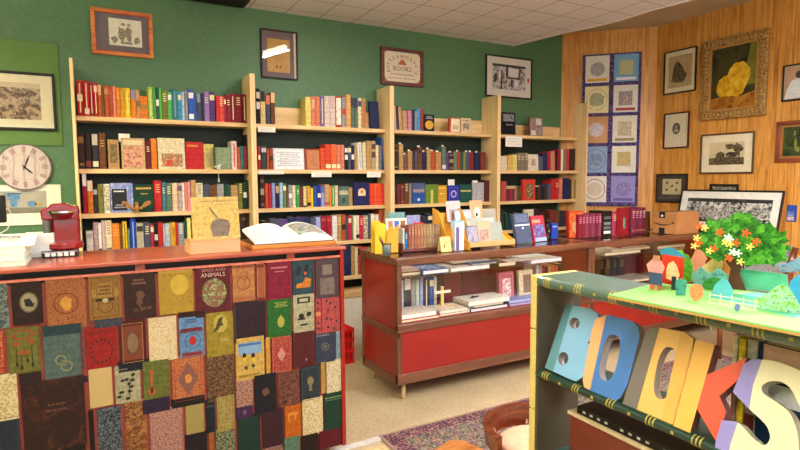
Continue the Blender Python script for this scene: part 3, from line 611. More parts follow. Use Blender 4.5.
def rectpts(x0, x1, z0, z1): return [(x0, z0), (x1, z0), (x1, z1), (x0, z1)]
def blob(cx, cz, rx, rz, n=14, j=.2, seed=0):
    r = random.Random(seed)
    return [(cx+rx*(1-j*r.random())*math.cos(2*PI*i/n), cz+rz*(1-j*r.random())*math.sin(2*PI*i/n)) for i in range(n)]
def trees(x0, x1, z0, z1, n, s, seed):
    r = random.Random(seed); return [blob(x0+(x1-x0)*r.random(), z0+(z1-z0)*r.random(), s*(.5+r.random()), s*(.4+.8*r.random()), 10, .5, seed*50+i) for i in range(n)]

# green wall
t, r = picture('picture_frame', 'orange wood framed engraving with grey mat high above the rainbow shelf', 'picture', (.022, YW-.002, 2.425), 0, .412, .332, wood('a8502a', 'd9833f', 'e8a05a', .35, 'x'), .026, '6a6470', .05, WHITE, artrect=(.115, .335, .075, .27), inner='b0481e')
x0, x1, z0, z1, y = r
draw(t, 'drawing', duo('4a463e', 'bdb6a0', 'etch', 120), [blob(.2, .16, .035, .06, 12, .4, 1), blob(.245, .165, .03, .065, 12, .4, 2), blob(.15, .115, .03, .03, 9, .5, 3), blob(.3, .12, .025, .035, 9, .4, 4), rectpts(.19, .27, .09, .105), blob(.21, .23, .02, .012, 8, .3, 8), blob(.25, .23, .015, .012, 8, .3, 9)], y)
t, r = picture('picture_frame', 'dark framed tan sheet with grey mat and red seal, above second bookcase', 'picture', (1.257, YW-.002, 2.355), 0, .32, .405, '2c1c18', .012, '705f66', .05, mat('c49a58', .8, .1), artrect=(.055, .25, .055, .33))
x0, x1, z0, z1, y = r
MB().box(.285, .302, -.012, -.007, .015, .39).build('pale_edge', mat('cfc0a4'), t)
MB().disc(.052, .2, .022, .026, y-.001, y).build('seal', mat('c8323c'), t)
draw(t, 'drawing', mat('5a4630'), [blob(.135, .1, .008, .018, 8, .3, 1), blob(.165, .098, .009, .014, 8, .3, 2), rectpts(.11, .2, .19, .193), rectpts(.12, .19, .165, .167), rectpts(.13, .18, .145, .147)], y)
t, r = picture('shop_sign', 'dark wood framed sign with arched lettering above the word BOOKS', 'sign', (2.378, YW-.002, 2.387), 0, .46, .345, wood('3c1a16', '6a302a', '7e3f34', .4, 'x'), .032, 'e8dcc4', .0, mat('eadfc8', .7, .05), artrect=(.032, .428, .032, .313), fd=.03)
x0, x1, z0, z1, y = r
rb = mat('8a3a34')
for i, ch in enumerate("BUTTERWORTH'S"):
    a = math.radians(205-230*i/12*1.0); a = math.radians(200 - 220*i/12)
    text('lettering', ch, .044, rb, t, (.23+.155*math.cos(a), y-.001, .165+.105*math.sin(a)), rot=(0, -(a-PI/2), 0))
draw(t, 'ornament', mat('b85c38'), [[(.18, .195), (.28, .195), (.25, .235), (.23, .25), (.205, .23)]], y)
text('lettering', 'BOOKS', .062, mat('7a4a34'), t, (.23, y-.001, .155))
draw(t, 'small_lettering', mat('b89a78'), [rectpts(.10+.022*k, .10+.022*k+.014, .098, .112) for k in range(12)]+[rectpts(.08+.02*k, .08+.02*k+.013, .064, .074) for k in range(15) if k != 7], y)
draw(t, 'corner_ornament', mat('b8703c'), [[(.033, .033), (.075, .033), (.033, .075)], [(.427, .033), (.385, .033), (.427, .075)], [(.033, .312), (.065, .312), (.033, .28)], [(.427, .312), (.395, .312), (.427, .28)]], y)
t, r = picture('picture_frame', 'black framed black and white print with red dot, right end of green wall', 'picture', (3.6, YW-.002, 2.36), 0, .63, .43, '1d1d20', .014, 'e2ddd4', .06, duo('6a6a72', 'd2d2d4', 'etch', 28), artrect=(.09, .54, .085, .345))
x0, x1, z0, z1, y = r
draw(t, 'dark_shapes', mat('3a3a40', .8, .3), [rectpts(.09, .54, .32, .345), rectpts(.27, .3, .22, .34), rectpts(.27, .47, .2, .215), blob(.35, .16, .02, .05, 9, .3, 2), rectpts(.45, .47, .22, .34), blob(.13, .2, .03, .05, 9, .4, 3), rectpts(.2, .22, .09, .28)], y)
draw(t, 'pale_shapes', mat('e4e4e6', .8, .05), [rectpts(.305, .44, .225, .31), blob(.41, .16, .04, .05, 9, .3, 5), blob(.19, .24, .025, .05, 9, .3, 6)], y)
MB().disc(.58, .2, .014, .028, y-.001, y).build('red_dot', mat('d02434'), t)
t, r = picture('picture_frame', 'large black framed hillside engraving hanging above the clock', 'picture', (-1.05, YW-.014, 1.853), 0, .83, .40, '141414', .018, 'ded6bc', .06, duo('5a4c40', 'b39c84', 'etch', 30), artrect=(.09, .74, .075, .325))
x0, x1, z0, z1, y = r
draw(t, 'sky', mat('c9b6a0', .8, .05), [rectpts(.09, .74, .29, .325)], y)
draw(t, 'drawing', duo('4a3a30', '8a6a58', 'etch', 60), trees(.4, .72, .1, .26, 16, .022, 3)+[rectpts(.6, .66, .1, .125)], y)
# clock
p = Vector((-.428, YW, 1.598))
t = thing('wall_clock', 'large round pale clock with roman numerals on the green wall', 'clock', p)
MB().disc(0, 0, .16, .16, -.022, -.001, 40).build('clock_face', duo('b8a4a6', 'cabcbc', 'vlines', 5, .6, .02, .2), t, bevel=.006)
MB().ring(0, 0, .163, .155, -.026, 0, 40).build('rim', mat('6a5a5c', .5), t)
for i in range(12):
    a = 2*PI*i/12; q = MB()
    for k in range(-1 - (i % 2), 2): q.box(-.0022+k*.008, .0022+k*.008, -.0008, 0, -.019, .019)
    q.build('numeral', mat('9a7478'), t, (math.sin(a)*.122, -.0225, math.cos(a)*.122), (0, a, 0))
MB().ring(0, 0, .09, .0875, -.0232, -.022, 36).build('dial_ring', mat('b09a9c'), t)
for a, l, w in ((.35, .095, .004), (2.35, .07, .006)):
    MB().prism([(-w/2, -.02), (w/2, -.02), (w, l*.6), (0, l), (-w, l*.6)], -.0275, -.0255).build('hand', BLACK, t, rot=(0, a, 0))
MB().disc(0, 0, .008, .008, -.029, -.022).build('hub', BLACK, t)
# still life print below the clock
t, r = picture('still_life_print', 'white matted still life with blue and gold vessels, below the clock', 'picture', (-1.0, YW-.003, 1.19), 0, .78, .285, 'dcdcd2', .004, 'ecece2', .05, mat('a9a49c', .8, .2, 6), fd=.008, artrect=(.3, .69, .085, .24), glassy=False)
x0, x1, z0, z1, y = r
draw(t, 'table_top', mat('7e786c'), [rectpts(.3, .69, .085, .125)], y)
draw(t, 'blue_vessels', multi(['2a4a7a', '6a9ac8', '2a3a6a'], 40), [rectpts(.46, .53, .18, .225), rectpts(.475, .515, .13, .18), blob(.6, .15, .03, .025, 9, .2, 1), rectpts(.44, .545, .22, .228)], y-.0008)
draw(t, 'gold_vessels', multi(['7a6a3a', 'c8a868', '4a4a40'], 40), [blob(.4, .14, .035, .022, 9, .2, 3), blob(.44, .13, .02, .02, 9, .2, 4), rectpts(.34, .38, .12, .15), rectpts(.62, .66, .14, .16)], y-.0008)

# corner wall quilt of prints
def diag(x, y):
    return on_plane(Vector((4.685, YW, 0)), Vector((1, 1, 0)), x, y)
A, B = diag(583, 54.5), diag(640.5, 206.5)
t = thing('hanging_quilt', 'tall quilted wall hanging with ten printed panels on the wood corner wall', 'wall hanging', (A.x-.001*1, A.y-.001, B.z), DIAG_ROT)
qw = math.hypot(diag(642, 53).x-A.x, diag(642, 53).y-A.y); qh = 2.87-B.z
mo = mosaic(['2c2f6a', '4a3f7c', '6a5a9c', '3a2440', '7a4a5c', '3c4a8a', '26264a'], 75)
MB().box(0, qw, -.012, -.001, 0, qh).build('quilt_backing', mo, t, bevel=.003)
cols2 = [('dcd8d0', ['dcd8d0', '8a8a90', 'd0c8b8'], 'd8a02e'), ('7aa8d0', ['7aa8d0', 'c8c060', '9ab8d8'], 'e8e8f0'), ('e4d8a8', ['e4d8a8', '7a8a70', 'd8caa0'], 'c8b888'), ('e0dcd8', ['c8b8b8', '8a7070', 'e0dcd8'], 'a84040'), ('c49468', ['e0dce0', 'b8a8b0', 'e0dce0'], 'c49468'), ('e0d8c8', ['8a7a60', 'c0b090', 'e0d8c8'], '9a8a6a'),
 ('8aa0c0', ['b0bcd0', '6a7a98', '8aa0c0'], '6a7a98'), ('e0dccc', ['7aa0a8', 'd8b060', '5a8a68'], 'e0dccc'), ('e0d8cc', ['b08a7a', 'd8ccb8', 'c09a80'], 'a86a58'), ('9488c0', ['8a6a80', '7a70b0', 'b0a0c0'], '6a5a98')]
bx = [.05*qw, .54*qw]; bw = .41*qw; ph = qh*.174
for k, (bg, inks, dec) in enumerate(cols2):
    cx = bx[k % 2]; zz = qh - (k//2+1)*qh*.197 + qh*.012
    pn = MB().box(cx, cx+bw, -.0145, -.012, zz, zz+ph).build('printed_panel', mat(bg, .8, .06), t)
    sh = [blob(cx+bw/2, zz+ph*.5, bw*.34, ph*.28, 16, .12, k), rectpts(cx+bw*.22, cx+bw*.78, zz+ph*.25, zz+ph*.78)][k % 2 if k not in (8, 6, 9) else 0]
    draw(pn, 'panel_art', multi(inks, 45, k), [sh], -.0145)
    if k in (4, 6, 8, 2): MB().ring(cx+bw/2, zz+ph*.5, ph*.4, ph*.37, -.0158, -.0145, 24, sx=.95).build('panel_ring', mat(dec), pn)
    else: draw(pn, 'panel_trim', mat(dec), [rectpts(cx+bw*.1, cx+bw*.9, zz+ph*.06, zz+ph*.16)], -.0145)

# right wall pictures
def rp(x0, y0, x1, y1):
    a, b = on(0, XR, x0, y0), on(0, XR, x1, y1); return (XR-.002, a.y, b.z), a.y-b.y, a.z-b.z
o_, w_, h_ = rp(665.5, 53, 696.3, 90.5)
sep = duo('5a4432', 'c8ac80', 'etch', 45, lo=.36, hi=.5)
t, r = picture('picture_frame', 'black framed sepia etching of a building, left of the big gilt frame', 'picture', o_, RIGHT_ROT, w_, h_, '1c1512', .012, 'ecdcb8', .02, mat('c4a478', .8, .1), artrect=(.05, w_-.05, .06, h_-.06))
draw(t, 'drawing', duo('3c3026', '7a6448', 'etch', 60), [[(w_*.25, h_*.3), (w_*.6, h_*.3), (w_*.62, h_*.55), (w_*.5, h_*.68), (w_*.4, h_*.75), (w_*.3, h_*.62)], blob(w_*.62, h_*.4, .04, .05, 10, .4, 1), blob(w_*.45, h_*.3, .1, .03, 12, .3, 2)], r[4])
# big gilt frame (plain golden-toned stand-in picture)
o_, w_, h_ = rp(704.5, 43, 767.5, 121.5)
t = thing('gilt_frame_painting', 'large ornate gilt framed painting in yellow and dark olive tones', 'painting', (o_[0], o_[1], 2.065), RIGHT_ROT)
w_, h_ = .62, .775
gm = duo('5a3a1c', 'c49a5a', 'ornate', 55, .4, .3, .65)
q = MB().box(0, w_, -.035, 0, 0, .085).box(0, w_, -.035, 0, h_-.085, h_).box(0, .085, -.035, 0, .085, h_-.085).box(w_-.085, w_, -.035, 0, .085, h_-.085)
q.build('frame', gm, t, bevel=.008)
q = MB()
for i in range(15):
    u = .03+(w_-.06)*i/14; q.ball((u, -.036, .042), (.014, .012, .022), 1).ball((u, -.036, h_-.042), (.014, .012, .022), 1)
for i in range(1, 18):
    u = .03+(h_-.06)*i/18; q.ball((.042, -.036, u), (.022, .012, .013), 1).ball((w_-.042, -.036, u), (.022, .012, .013), 1)
q.build('carved_leaves', mat('b48a50', .35, .35, 60, metal=.3), t, smooth=True)
b = .012
MB().box(.085, w_-.085, -.03, -.002, .085, .085+b).box(.085, w_-.085, -.03, -.002, h_-.085-b, h_-.085).box(.085, .085+b, -.03, -.002, .085, h_-.085).box(w_-.085-b, w_-.085, -.03, -.002, .085, h_-.085).build('inner_edge', mat('c8904a', .35, metal=.3), t)
MB().box(.08, w_-.08, -.012, -.002, .08, h_-.08).build('canvas', multi(['1e2012', '33341c', '4a4420', '26240f'], 4, 2), t)
draw(t, 'olive_area', mat('7a7428', .6, .3, 8), [[(.42, .3), (.52, .3), (.52, .68), (.46, .68), (.43, .5)]], -.0125)
draw(t, 'yellow_area', multi(['a87812', 'dca81a', 'f2d04a'], 12, 1), [blob(.29, .3, .15, .13, 30, .12, 3), blob(.36, .4, .11, .13, 30, .1, 4)], -.0132)
draw(t, 'amber_area', multi(['6a3c10', 'a86a1e', 'c08a2e'], 12, 5), [[(.1, .1), (.52, .1), (.52, .24), (.38, .2), (.24, .22), (.1, .2)]], -.0138)
# other right wall pictures
o_, w_, h_ = rp(665, 114, 689.2, 147.5)
t, r = picture('picture_frame', 'small red brown framed oval portrait print, under the sepia etching', 'picture', o_, RIGHT_ROT, w_, h_, '4a1c14', .014, 'ecdcc0', .012, mat('e0d2b4', .8, .05))
cx, cz = w_/2, h_*.55
MB().disc(cx, cz, .045, .06, r[4]-.001, r[4]).build('oval', mat('5c5446', .8, .3, 60), t)
draw(t, 'bust', mat('b8aa90', .8, .2), [blob(cx, cz+.02, .013, .016, 10, .1, 1), [(cx-.028, cz-.035), (cx+.028, cz-.035), (cx+.014, cz), (cx-.014, cz)]], r[4]-.001)
o_, w_, h_ = rp(702, 135, 753.8, 173.2)
t, r = picture('picture_frame', 'brown framed farmhouse and tree etching with wide mat, below gilt frame', 'picture', o_, RIGHT_ROT, w_, h_, wood('3c2618', '5a3a22', '6a4a2e', .4, 'x'), .014, 'f2e4c4', .03, mat('dcc8a0', .8, .08), artrect=(.09, w_-.09, .085, h_-.085))
x0, x1, z0, z1, y = r; dx, dz = x1-x0, z1-z0
dk = duo('2e261c', '7a6a4c', 'etch', 70)
draw(t, 'drawing', dk, [[(x0, z0), (x1, z0), (x1, z0+dz*.3), (x0+dx*.6, z0+dz*.35), (x0, z0+dz*.3)], [(x0+dx*.2, z0+dz*.25), (x0+dx*.45, z0+dz*.25), (x0+dx*.45, z0+dz*.5), (x0+dx*.33, z0+dz*.6), (x0+dx*.2, z0+dz*.48)], blob(x0+dx*.82, z0+dz*.72, dx*.17, dz*.25, 14, .5, 1), blob(x0+dx*.6, z0+dz*.8, dx*.2, dz*.14, 14, .5, 2), blob(x0+dx*.66, z0+dz*.45, dx*.26, dz*.14, 14, .4, 3), rectpts(x0+dx*.85, x0+dx*.88, z0+dz*.2, z0+dz*.7)], y)
o_, w_, h_ = rp(657.5, 174, 687.5, 203)
t, r = picture('picture_frame', 'dark framed small print of four sprigs with charcoal mat, above carton', 'picture', o_, RIGHT_ROT, w_, h_, '2e1410', .012, '47443c', .06, mat('cdbf94', .8, .06), artrect=(w_*.2, w_*.8, h_*.28, h_*.82))
x0, x1, z0, z1, y = r; dx, dz = x1-x0, z1-z0
draw(t, 'sprigs', mat('6a5c30', .8, .3), [blob(x0+dx*a, z0+dz*b, dx*.1, dz*.12, 9, .5, i) for i, (a, b) in enumerate(((.25, .75), (.78, .75), (.25, .3), (.75, .3), (.52, .55)))], y)
o_, w_, h_ = rp(710.5, 184, 738.5, 205)
t, r = picture('picture_frame', 'small black framed group photograph peeking over the wide panorama', 'picture', o_, RIGHT_ROT, w_, h_, '171214', .016, '1c1a18', .01, duo('3a362e', 'a8a08a', 'etch', 60), fd=.014)
a, b = on(0, XR, 784, 66), on(0, XR, 783, 102)
t, r = picture('picture_frame', 'black framed print of a white gowned figure at the right edge, upper', 'picture', (XR-.002, a.y, b.z), RIGHT_ROT, .3, a.z-b.z, '151515', .013, 'c8a888', .02, mat('c09a7c', .7, .1), artrect=(.02, .28, .02, a.z-b.z-.02))
draw(t, 'white_figure', mat('dcdcdc', .7, .1), [[(.02, .02), (.22, .02), (.2, .13), (.13, .2), (.07, .17), (.04, .1)]], r[4])
draw(t, 'dark_head', mat('3a2c28'), [blob(.13, .22, .03, .035, 10, .1, 2)], r[4]-.0008)
a, b = on(0, XR, 777.5, 122), on(0, XR, 776, 162.5)
h_ = a.z-b.z
t, r = picture('picture_frame', 'red brown framed dark green painting at the right edge, lower', 'picture', (XR-.002, a.y, b.z), RIGHT_ROT, .34, h_, wood('5a2412', '8a4222', '9c5430', .4, 'x'), .035, 'a8703a', .01, multi(['122414', '1e3a20', '3a4a20', '16301c'], 8, 3), artrect=(.06, .28, .055, h_-.055))
draw(t, 'pale_strokes', mat('8a8a3c', .6, .3), [blob(.16, .16, .012, .07, 9, .4, 1), blob(.18, .11, .02, .03, 9, .4, 2), blob(.15, .25, .01, .03, 8, .3, 4)], r[4])
# flyer
a, b = on(0, XR, 787.3, 205), on(0, XR, 796.5, 222)
t = tag(MB().box(0, a.y-b.y, -.002, 0, 0, a.z-b.z).build('flyer', mat('2a4a9a', .5), None, (XR-.001, a.y, b.z), (0, 0, RIGHT_ROT)), 'small blue flyer pinned to the wood wall at the right edge', 'flyer')
MB().box(.008, .06, -.003, -.002, .05, .09).build('flyer_photo', multi(['8ab8e8', '3a5ab0', 'e8e8f0'], 50), t)
MB().box(.008, .06, -.003, -.002, .012, .045).build('flyer_photo', multi(['a83a30', 'e0d0c8', '3a3a5a'], 60), t)
# pictures and papers leaning on the far display case, against the wood wall
P1, P2 = Vector((5.20, 3.52, .985)), None
hh = .40
t, r = picture('panorama_photo', 'wide black framed black and white street panorama leaning on the display case', 'picture', (5.255, 3.60, .986), RIGHT_ROT, .98, hh, '171717', .016, 'f4efe4', .05, duo('3a3a3c', 'dcd8d0', 'etch', 22), fd=.02, tiltx=-.22, artrect=(.085, .895, .08, .315))
x0, x1, z0, z1, y = r
draw(t, 'sky', mat('2e2c2a', .7, .15), [[(x0, z1-.035), (x1, z1-.035), (x1, z1), (x0, z1)], rectpts(x0, x1, z0, z0+.02)], y)
draw(t, 'buildings', duo('4a4846', 'c4c0b6', 'etch', 60), [rectpts(.1+.07*i, .165+.07*i, .1+.02*((i*5) % 3), .19+.025*((i*7) % 4)) for i in range(11)], y)

# ------------------------------------------------------------------ display cases
walnut = wood('48281a', '704430', '8a5a40', .35, 'x', 1, .2); walz = wood('48281a', '704430', '8a5a40', .35, 'z', 1, .2)
redp = mat('8e1913', .4, .08, 6, coat=.3); redd = mat('8a140f', .4, .08, 6)
GL = glass(.02)
def display_case(x, w, label, xl=-.012):
    t = thing('display_case', label, 'display case', (x, 3.15, 0), 0, 'glass topped display cases')
    D = .56
    def P(n, mb, m, **k): return mb.build(n, m, t, **k)
    # stiles
    for a in (0, w-.035):
        for c in (0, D-.035): P('corner_post', MB().box(a, a+.035, c, c+.035, .12, .945), walz, bevel=.003)
    P('base_rail', MB().box(0, w, -.004, .03, .12, .19), walnut, bevel=.004)
    P('base_rail', MB().box(0, .03, .03, D, .1, .17), walnut, bevel=.004)
    P('front_panel', MB().box(.035, w-.035, .006, .02, .19, .475), redp)
    P('middle_rail', MB().box(.0, w, -.006, .03, .475, .53), walnut, bevel=.005)
    P('side_panel', MB().box(.006, .02, .035, D-.035, .17, .945), redp)
    P('side_rail', MB().box(-.004*(xl < 0), .02, .0, D, .44, .49), walnut, bevel=.004)
    P('side_panel', MB().box(w-.02, w-.006, .035, D-.035, .17, .945), redp)
    P('back_panel', MB().box(.02, w-.02, D-.02, D-.008, .12, .945), mat('6a0f14', .5))
    P('bottom_board', MB().box(.02, w-.02, .02, D-.02, .12, .14), redd)
    P('deck', MB().box(.02, w-.02, .03, D-.02, .512, .532), mat('8f1c22', .5))
    P('front_glass', MB().box(.035, w-.035, .012, .018, .53, .93), GL)
    P('glass_shelf', MB().box(.03, w-.03, .06, D-.08, .83, .838), GL)
    q = MB().box(xl, w+.0, -.014, .045, .93, .98).box(xl, w, D-.045, D+.01, .93, .98).box(xl, .04, .045, D-.045, .93, .98).box(w-.045, w, .045, D-.045, .93, .98)
    P('top_frame', q, walnut, bevel=.006)
    P('top_glass', MB().box(.035, w-.04, .04, D-.04, .968, .976), GL)
    for a in (.07, w-.07):
        for c in (.05, D-.06): P('leg', MB().lathe([(.012, 0), (.014, .004), (.016, .12)], (a, c, 0), 14), wood('a88a60', 'c8ac80', None, .5), smooth=True)
    return t
display_case(1.714, 1.812, 'red and walnut glass display case nearer the counter, facing the room')
display_case(3.53, 1.815, 'dark glass display case in the corner below the wood panelled wall', 0)

def flat_book(label, x0, x1, y0, d, z0, h, colr, deco=None, group=None, rz=0, name='book', page='e6d9b8'):
    w = x1-x0; t = min(.003, h*.2)
    o = MB().box(0, w, 0, d, 0, t).box(0, w, 0, d, h-t, h).box(0, t, 0, d, t, h-t).build(name, cloth(), None, (x0, y0, z0), (0, 0, rz), colr, bevel=.001)
    tag(o, label, 'book', group)
    MB().box(t, w-.004, .003, d-.003, t, h-t).build('page_block', mat(page, .8, .1, 120, stretch=(1, 1, 30)), o)
    if deco: MB().box(w*.12, w*.88, d*.15, d*.85, h, h+.0012).build('cover_picture', multi(deco.split('/'), 20, int(w*100)), o)
    return o
def fx(x0, x1, Y, yy): return on(1, Y, x0, yy).x, on(1, Y, x1, yy).x
grp = 'books inside the display case'
# lower deck
a, b = fx(400, 436, 3.2, 315)
flat_book('thin red book lying under the white book, left front of display case', a, b+.02, 3.18, .2, .533, .02, 'b83038', None, grp)
flat_book('thick white book lying on the thin red book in the display case', a, b, 3.19, .2, .5535, .032, 'e0d8cc', 'e8e0d4/c8b8a8/e8e4dc', grp, page='f0ece0')
a, b = fx(440, 476, 3.2, 308)
flat_book('grey book at the bottom of the stack right of the wooden cross', a, b, 3.2, .2, .533, .018, '9a9a98', None, grp)
flat_book('cream book with orange picture lying before the wooden cross', a, b-.01, 3.2, .19, .5515, .022, 'd8cfb8', 'd8b070/e8dcc0/c88a50', grp, page='e8e0d0')
a, b = fx(470, 507, 3.2, 302)
flat_book('black book with white spine writing at the bottom of the middle stack', a, b, 3.19, .2, .533, .026, '1c1c22', None, grp, page='d8d8d8')
flat_book('grey book in the middle of the three-book stack in the case', a-.02, b-.03, 3.2, .2, .5595, .02, '8a8a90', None, grp)
flat_book('thick off white book on top of the middle stack in the case', a-.02, b+.02, 3.19, .2, .580, .034, 'e8e0d0', None, grp, page='f0e8d8')
tag(MB().box(0, .1, 0, .012, 0, .006).box(.03, .045, -.01, .02, .006, .012).build('pen_knife', INK, None, (a+.06, 3.27, .6145), (0, 0, .3)), 'small dark folding knife lying on the thick off white book', 'knife')
a, b = fx(509, 545, 3.2, 299)
flat_book('mauve book lying at the bottom right of the display case', a, b, 3.19, .22, .533, .02, '8a6a9c', None, grp, page='a8a0c8')
flat_book('lilac blue book lying on the mauve book in the display case', a, b-.02, 3.2, .22, .5535, .024, '7a8ac0', None, grp, page='a8b0d8')
# cross
a = on(1, 3.33, 442, 300)
o = thing('wooden_cross', 'small pale wooden cross standing inside the display case', 'cross', (a.x, 3.33, .533))
MB().box(-.012, .012, -.008, .008, .0, .185).build('upright', wood('c8a050', 'e0c070', None), o, bevel=.002)
MB().box(-.07, .07, -.0095, -.008, .135, .156).build('crossbar', mat('e6dcc0'), o)
MB().box(-.04, .04, -.03, .03, 0, .012).build('foot', wood('c8a050', 'e0c070', None), o)
# standing books in the case
for i, (x0, x1, yt, c, d, nm) in enumerate(((401, 404, 280, 'pale blue', '', 'pale blue'), (404.3, 411, 279, '2a2a34', 'Te0d8d0', 'black book with pale top'), (411.5, 415.5, 280, 'grey', '', 'grey'), (416, 419.5, 280, 'b8d0b8', '', 'mint green'), (420, 423.5, 278, 'lavender', '', 'lavender'), (424, 429, 277.5, 'navy', 's', 'navy'), (429.5, 434, 277, 'blue', 'u', 'blue'), (434.3, 437, 277, 'white', '', 'white'))):
    X0, X1 = fx(x0, x1, 3.4, 290); H = on(1, 3.4, x0, yt).z-.533
    nm = nm if 'book' in nm else nm+' book'
    book_spine('%s standing in the display case, %s from the left end' % (nm, ordn(i+1)), X1-X0, H, .15, PAL.get(c, c), (X0, 3.4, .533), 0, 0, d, 'upright books in the display case')
for i, (x0, x1, yt, c, lb) in enumerate(((445, 461, 274, '7a1a2a', 'maroon box file standing behind the wooden cross'), (463, 482, 271, '6a1230', 'plum box file standing right of the cross'))):
    X0, X1 = fx(x0, x1, 3.5, 285); H = on(1, 3.5, x0, yt).z-.533
    book_face(lb, X1-X0, H, .06, c, (X0, 3.5, .533), 0, 0, 'R.06/5a1020', None)
X0, X1 = fx(500, 515, 3.3, 280)
book_face('pink book with a white lattice window design in the case', X1-X0, .24, .03, 'b0586a', (X0, 3.3, .5335), 0, .08, 'R.08/d8a0a8 P.22,.78,.15,.8/f0e0e0/a04a5a/f0e0e0/9a4458', None)
X0, X1 = fx(520, 534, 3.3, 280)
book_face('cream book with a dark framed picture, beside the pink lattice book', X1-X0, .24, .03, 'd8ccaa', (X0, 3.3, .5335), 0, .08, 'P.3,.85,.25,.85/4a3a38/8a7060/2a2226', None)
for i, (x0, x1, yt, c) in enumerate(((536, 539, 265, 'white'), (539.2, 542, 266, 'pale blue'), (542.2, 545, 266, 'red'), (545.2, 548, 267, 'navy'), (548.2, 551, 266, 'tan'), (551.2, 554.5, 265, 'rust'), (554.7, 558, 266, 'brick red'), (558.2, 563, 264, 'dark brown'))):
    X0, X1 = fx(x0, x1, 3.4, 280); H = on(1, 3.4, x0, yt).z-.533
    book_spine('%s book at the right end of the near display case, %s of its row' % (c, ordn(i+1)), X1-X0, H, .15, PAL.get(c, c), (X0, 3.4, .533), 0, 0, '', 'row of books at the right end of the near display case')
# glass shelf
def shelfbook(x0, x1, ym, Y, d, z, h, c, lb, deco=None, page='e6d9b8'):
    X0, X1 = fx(x0, x1, Y, ym); return flat_book(lb, X0, X1, Y, d, z, h, c, deco, 'books on the glass shelf', page=page)
shelfbook(402, 421, 271, 3.25, .24, .8385, .022, '7a5040', 'brown leather bound book lying at the left end of the glass shelf')
shelfbook(402, 420, 271, 3.27, .2, .861, .016, 'c8a898', 'pinkish paper folder lying on the brown leather book')
shelfbook(423, 449, 270, 3.22, .24, .8385, .03, '2a6ab0', 'blue and white book lying on the glass shelf, left of centre', 'e8e8e8/2a6ab0/f0f0f0', 'f0f0f0')
shelfbook(451, 490, 269, 3.22, .24, .8385, .028, 'e0dcd8', 'long white book on the glass shelf', None, 'f4f0ec')
shelfbook(472, 497, 268, 3.235, .2, .867, .014, '3a78b8', 'thin sky blue book lying on the long white book')
shelfbook(453, 490, 264, 3.3, .15, .882, .012, 'e8d8d8', 'white folder on top of the thin blue book')
shelfbook(499, 516, 262, 3.23, .22, .8385, .03, '4a5040', 'dark olive book lying on the glass shelf, right of centre', '5a6048/8a8a70/3a4030')
shelfbook(507, 530, 264, 3.22, .1, .869, .008, 'e8e8ec', 'white paper booklet sticking out from the dark olive book')
shelfbook(531, 562, 262, 3.22, .22, .8385, .028, 'dcd8e0', 'thick pale lilac book on the glass shelf right end', None, 'e8e8f0')
shelfbook(522, 550, 257, 3.26, .2, .867, .016, 'e0e8dc', 'pale green booklet lying on the thick pale lilac book')
# dark far case contents
for i, (x0, x1, yt, z, h, c, lb) in enumerate(((604, 640, 250, .8385, .025, 'c8b898', 'cream album lying on the upper glass shelf of the corner case'), (612, 650, 252, .864, .02, 'd8cca8', 'long cream portfolio stacked on the cream album'), (622, 646, 255, .885, .015, 'a84a30', 'rust coloured folder on top of the cream portfolio'), (600, 640, 280, .533, .03, '9a8a80', 'grey brown album lying on the deck of the corner case'), (606, 660, 280, .564, .02, 'b8aa9a', 'pale grey album on the grey brown album, corner case'), (655, 690, 270, .533, .04, '7a6a5a', 'taupe album lying right of the pale grey album'), (662, 690, 250, .8385, .03, '6a5a4c', 'brown album on the upper shelf near the leather stack'))):
    X0, X1 = fx(x0, x1, 3.24, yt); flat_book(lb, X0, X1, 3.23+.01*i, .25, z, h, c, None, 'albums in the corner display case')
for i, (x0, x1) in enumerate(((604, 609), (610, 616), (617, 622), (623, 630))):
    X0, X1 = fx(x0, x1, 3.45, 265); book_spine('dark book standing in the corner case, %s from left' % ordn(i+1), X1-X0, .22, .14, ['2a2020', '3a2a24', '222226', '3a1c1c'][i], (X0, 3.5, .533), 0, 0, 't8a7a60', 'dark upright books in the corner case')

# ------------------------------------------------------------------ on the near display case top (z .98)
ZC = .981
# rack of brown volumes
p0 = on(1, 3.46, 409, 244); 
X0, X1 = fx(408.5, 440.5, 3.42, 240)
o = thing('book_rack', 'low dark wooden book rack holding matching brown volumes on the display case', 'book rack', (X0-.06, 3.40, ZC))
W = X1-X0+.07
MB().box(0, W, 0, .15, 0, .018).build('rack_base', wood('4a2016', '6e3424', None), o, bevel=.002)
MB().box(0, .01, 0, .15, .018, .06).build('rack_end', wood('4a2016', '6e3424', None), o)
MB().box(W-.01, W, 0, .15, .018, .06).build('rack_end', wood('4a2016', '6e3424', None), o)
bc = ['a06050', 'b07460', 'a66a56', 'b07458', 'b47a58', 'ac8a64', 'a08460', 'b09468', '9c8060', '907458', 'a08464']
n = 11; bw_ = (X1-X0)/n
for i in range(n):
    book_spine('brown volume of the matching set, %s from left in the rack' % ordn(i+1), bw_, .165, .12, bc[i], (X0+i*bw_, 3.42, ZC+.018), 0, 0, 'tc8a878', 'matching brown volumes in the rack')
X0b, X1b = fx(402.5, 408, 3.42, 236)
book_spine('slim pale card bound booklet left of the brown set', (X1b-X0b)*.42, .15, .1, 'd8d8c8', (X0b, 3.42, ZC+.018), 0, 0, '', None)
book_spine('slim bright blue booklet left of the brown set', (X1b-X0b)*.5, .12, .1, '2a78b8', (X0b+(X1b-X0b)*.48, 3.42, ZC+.018), 0, 0, 't', None)
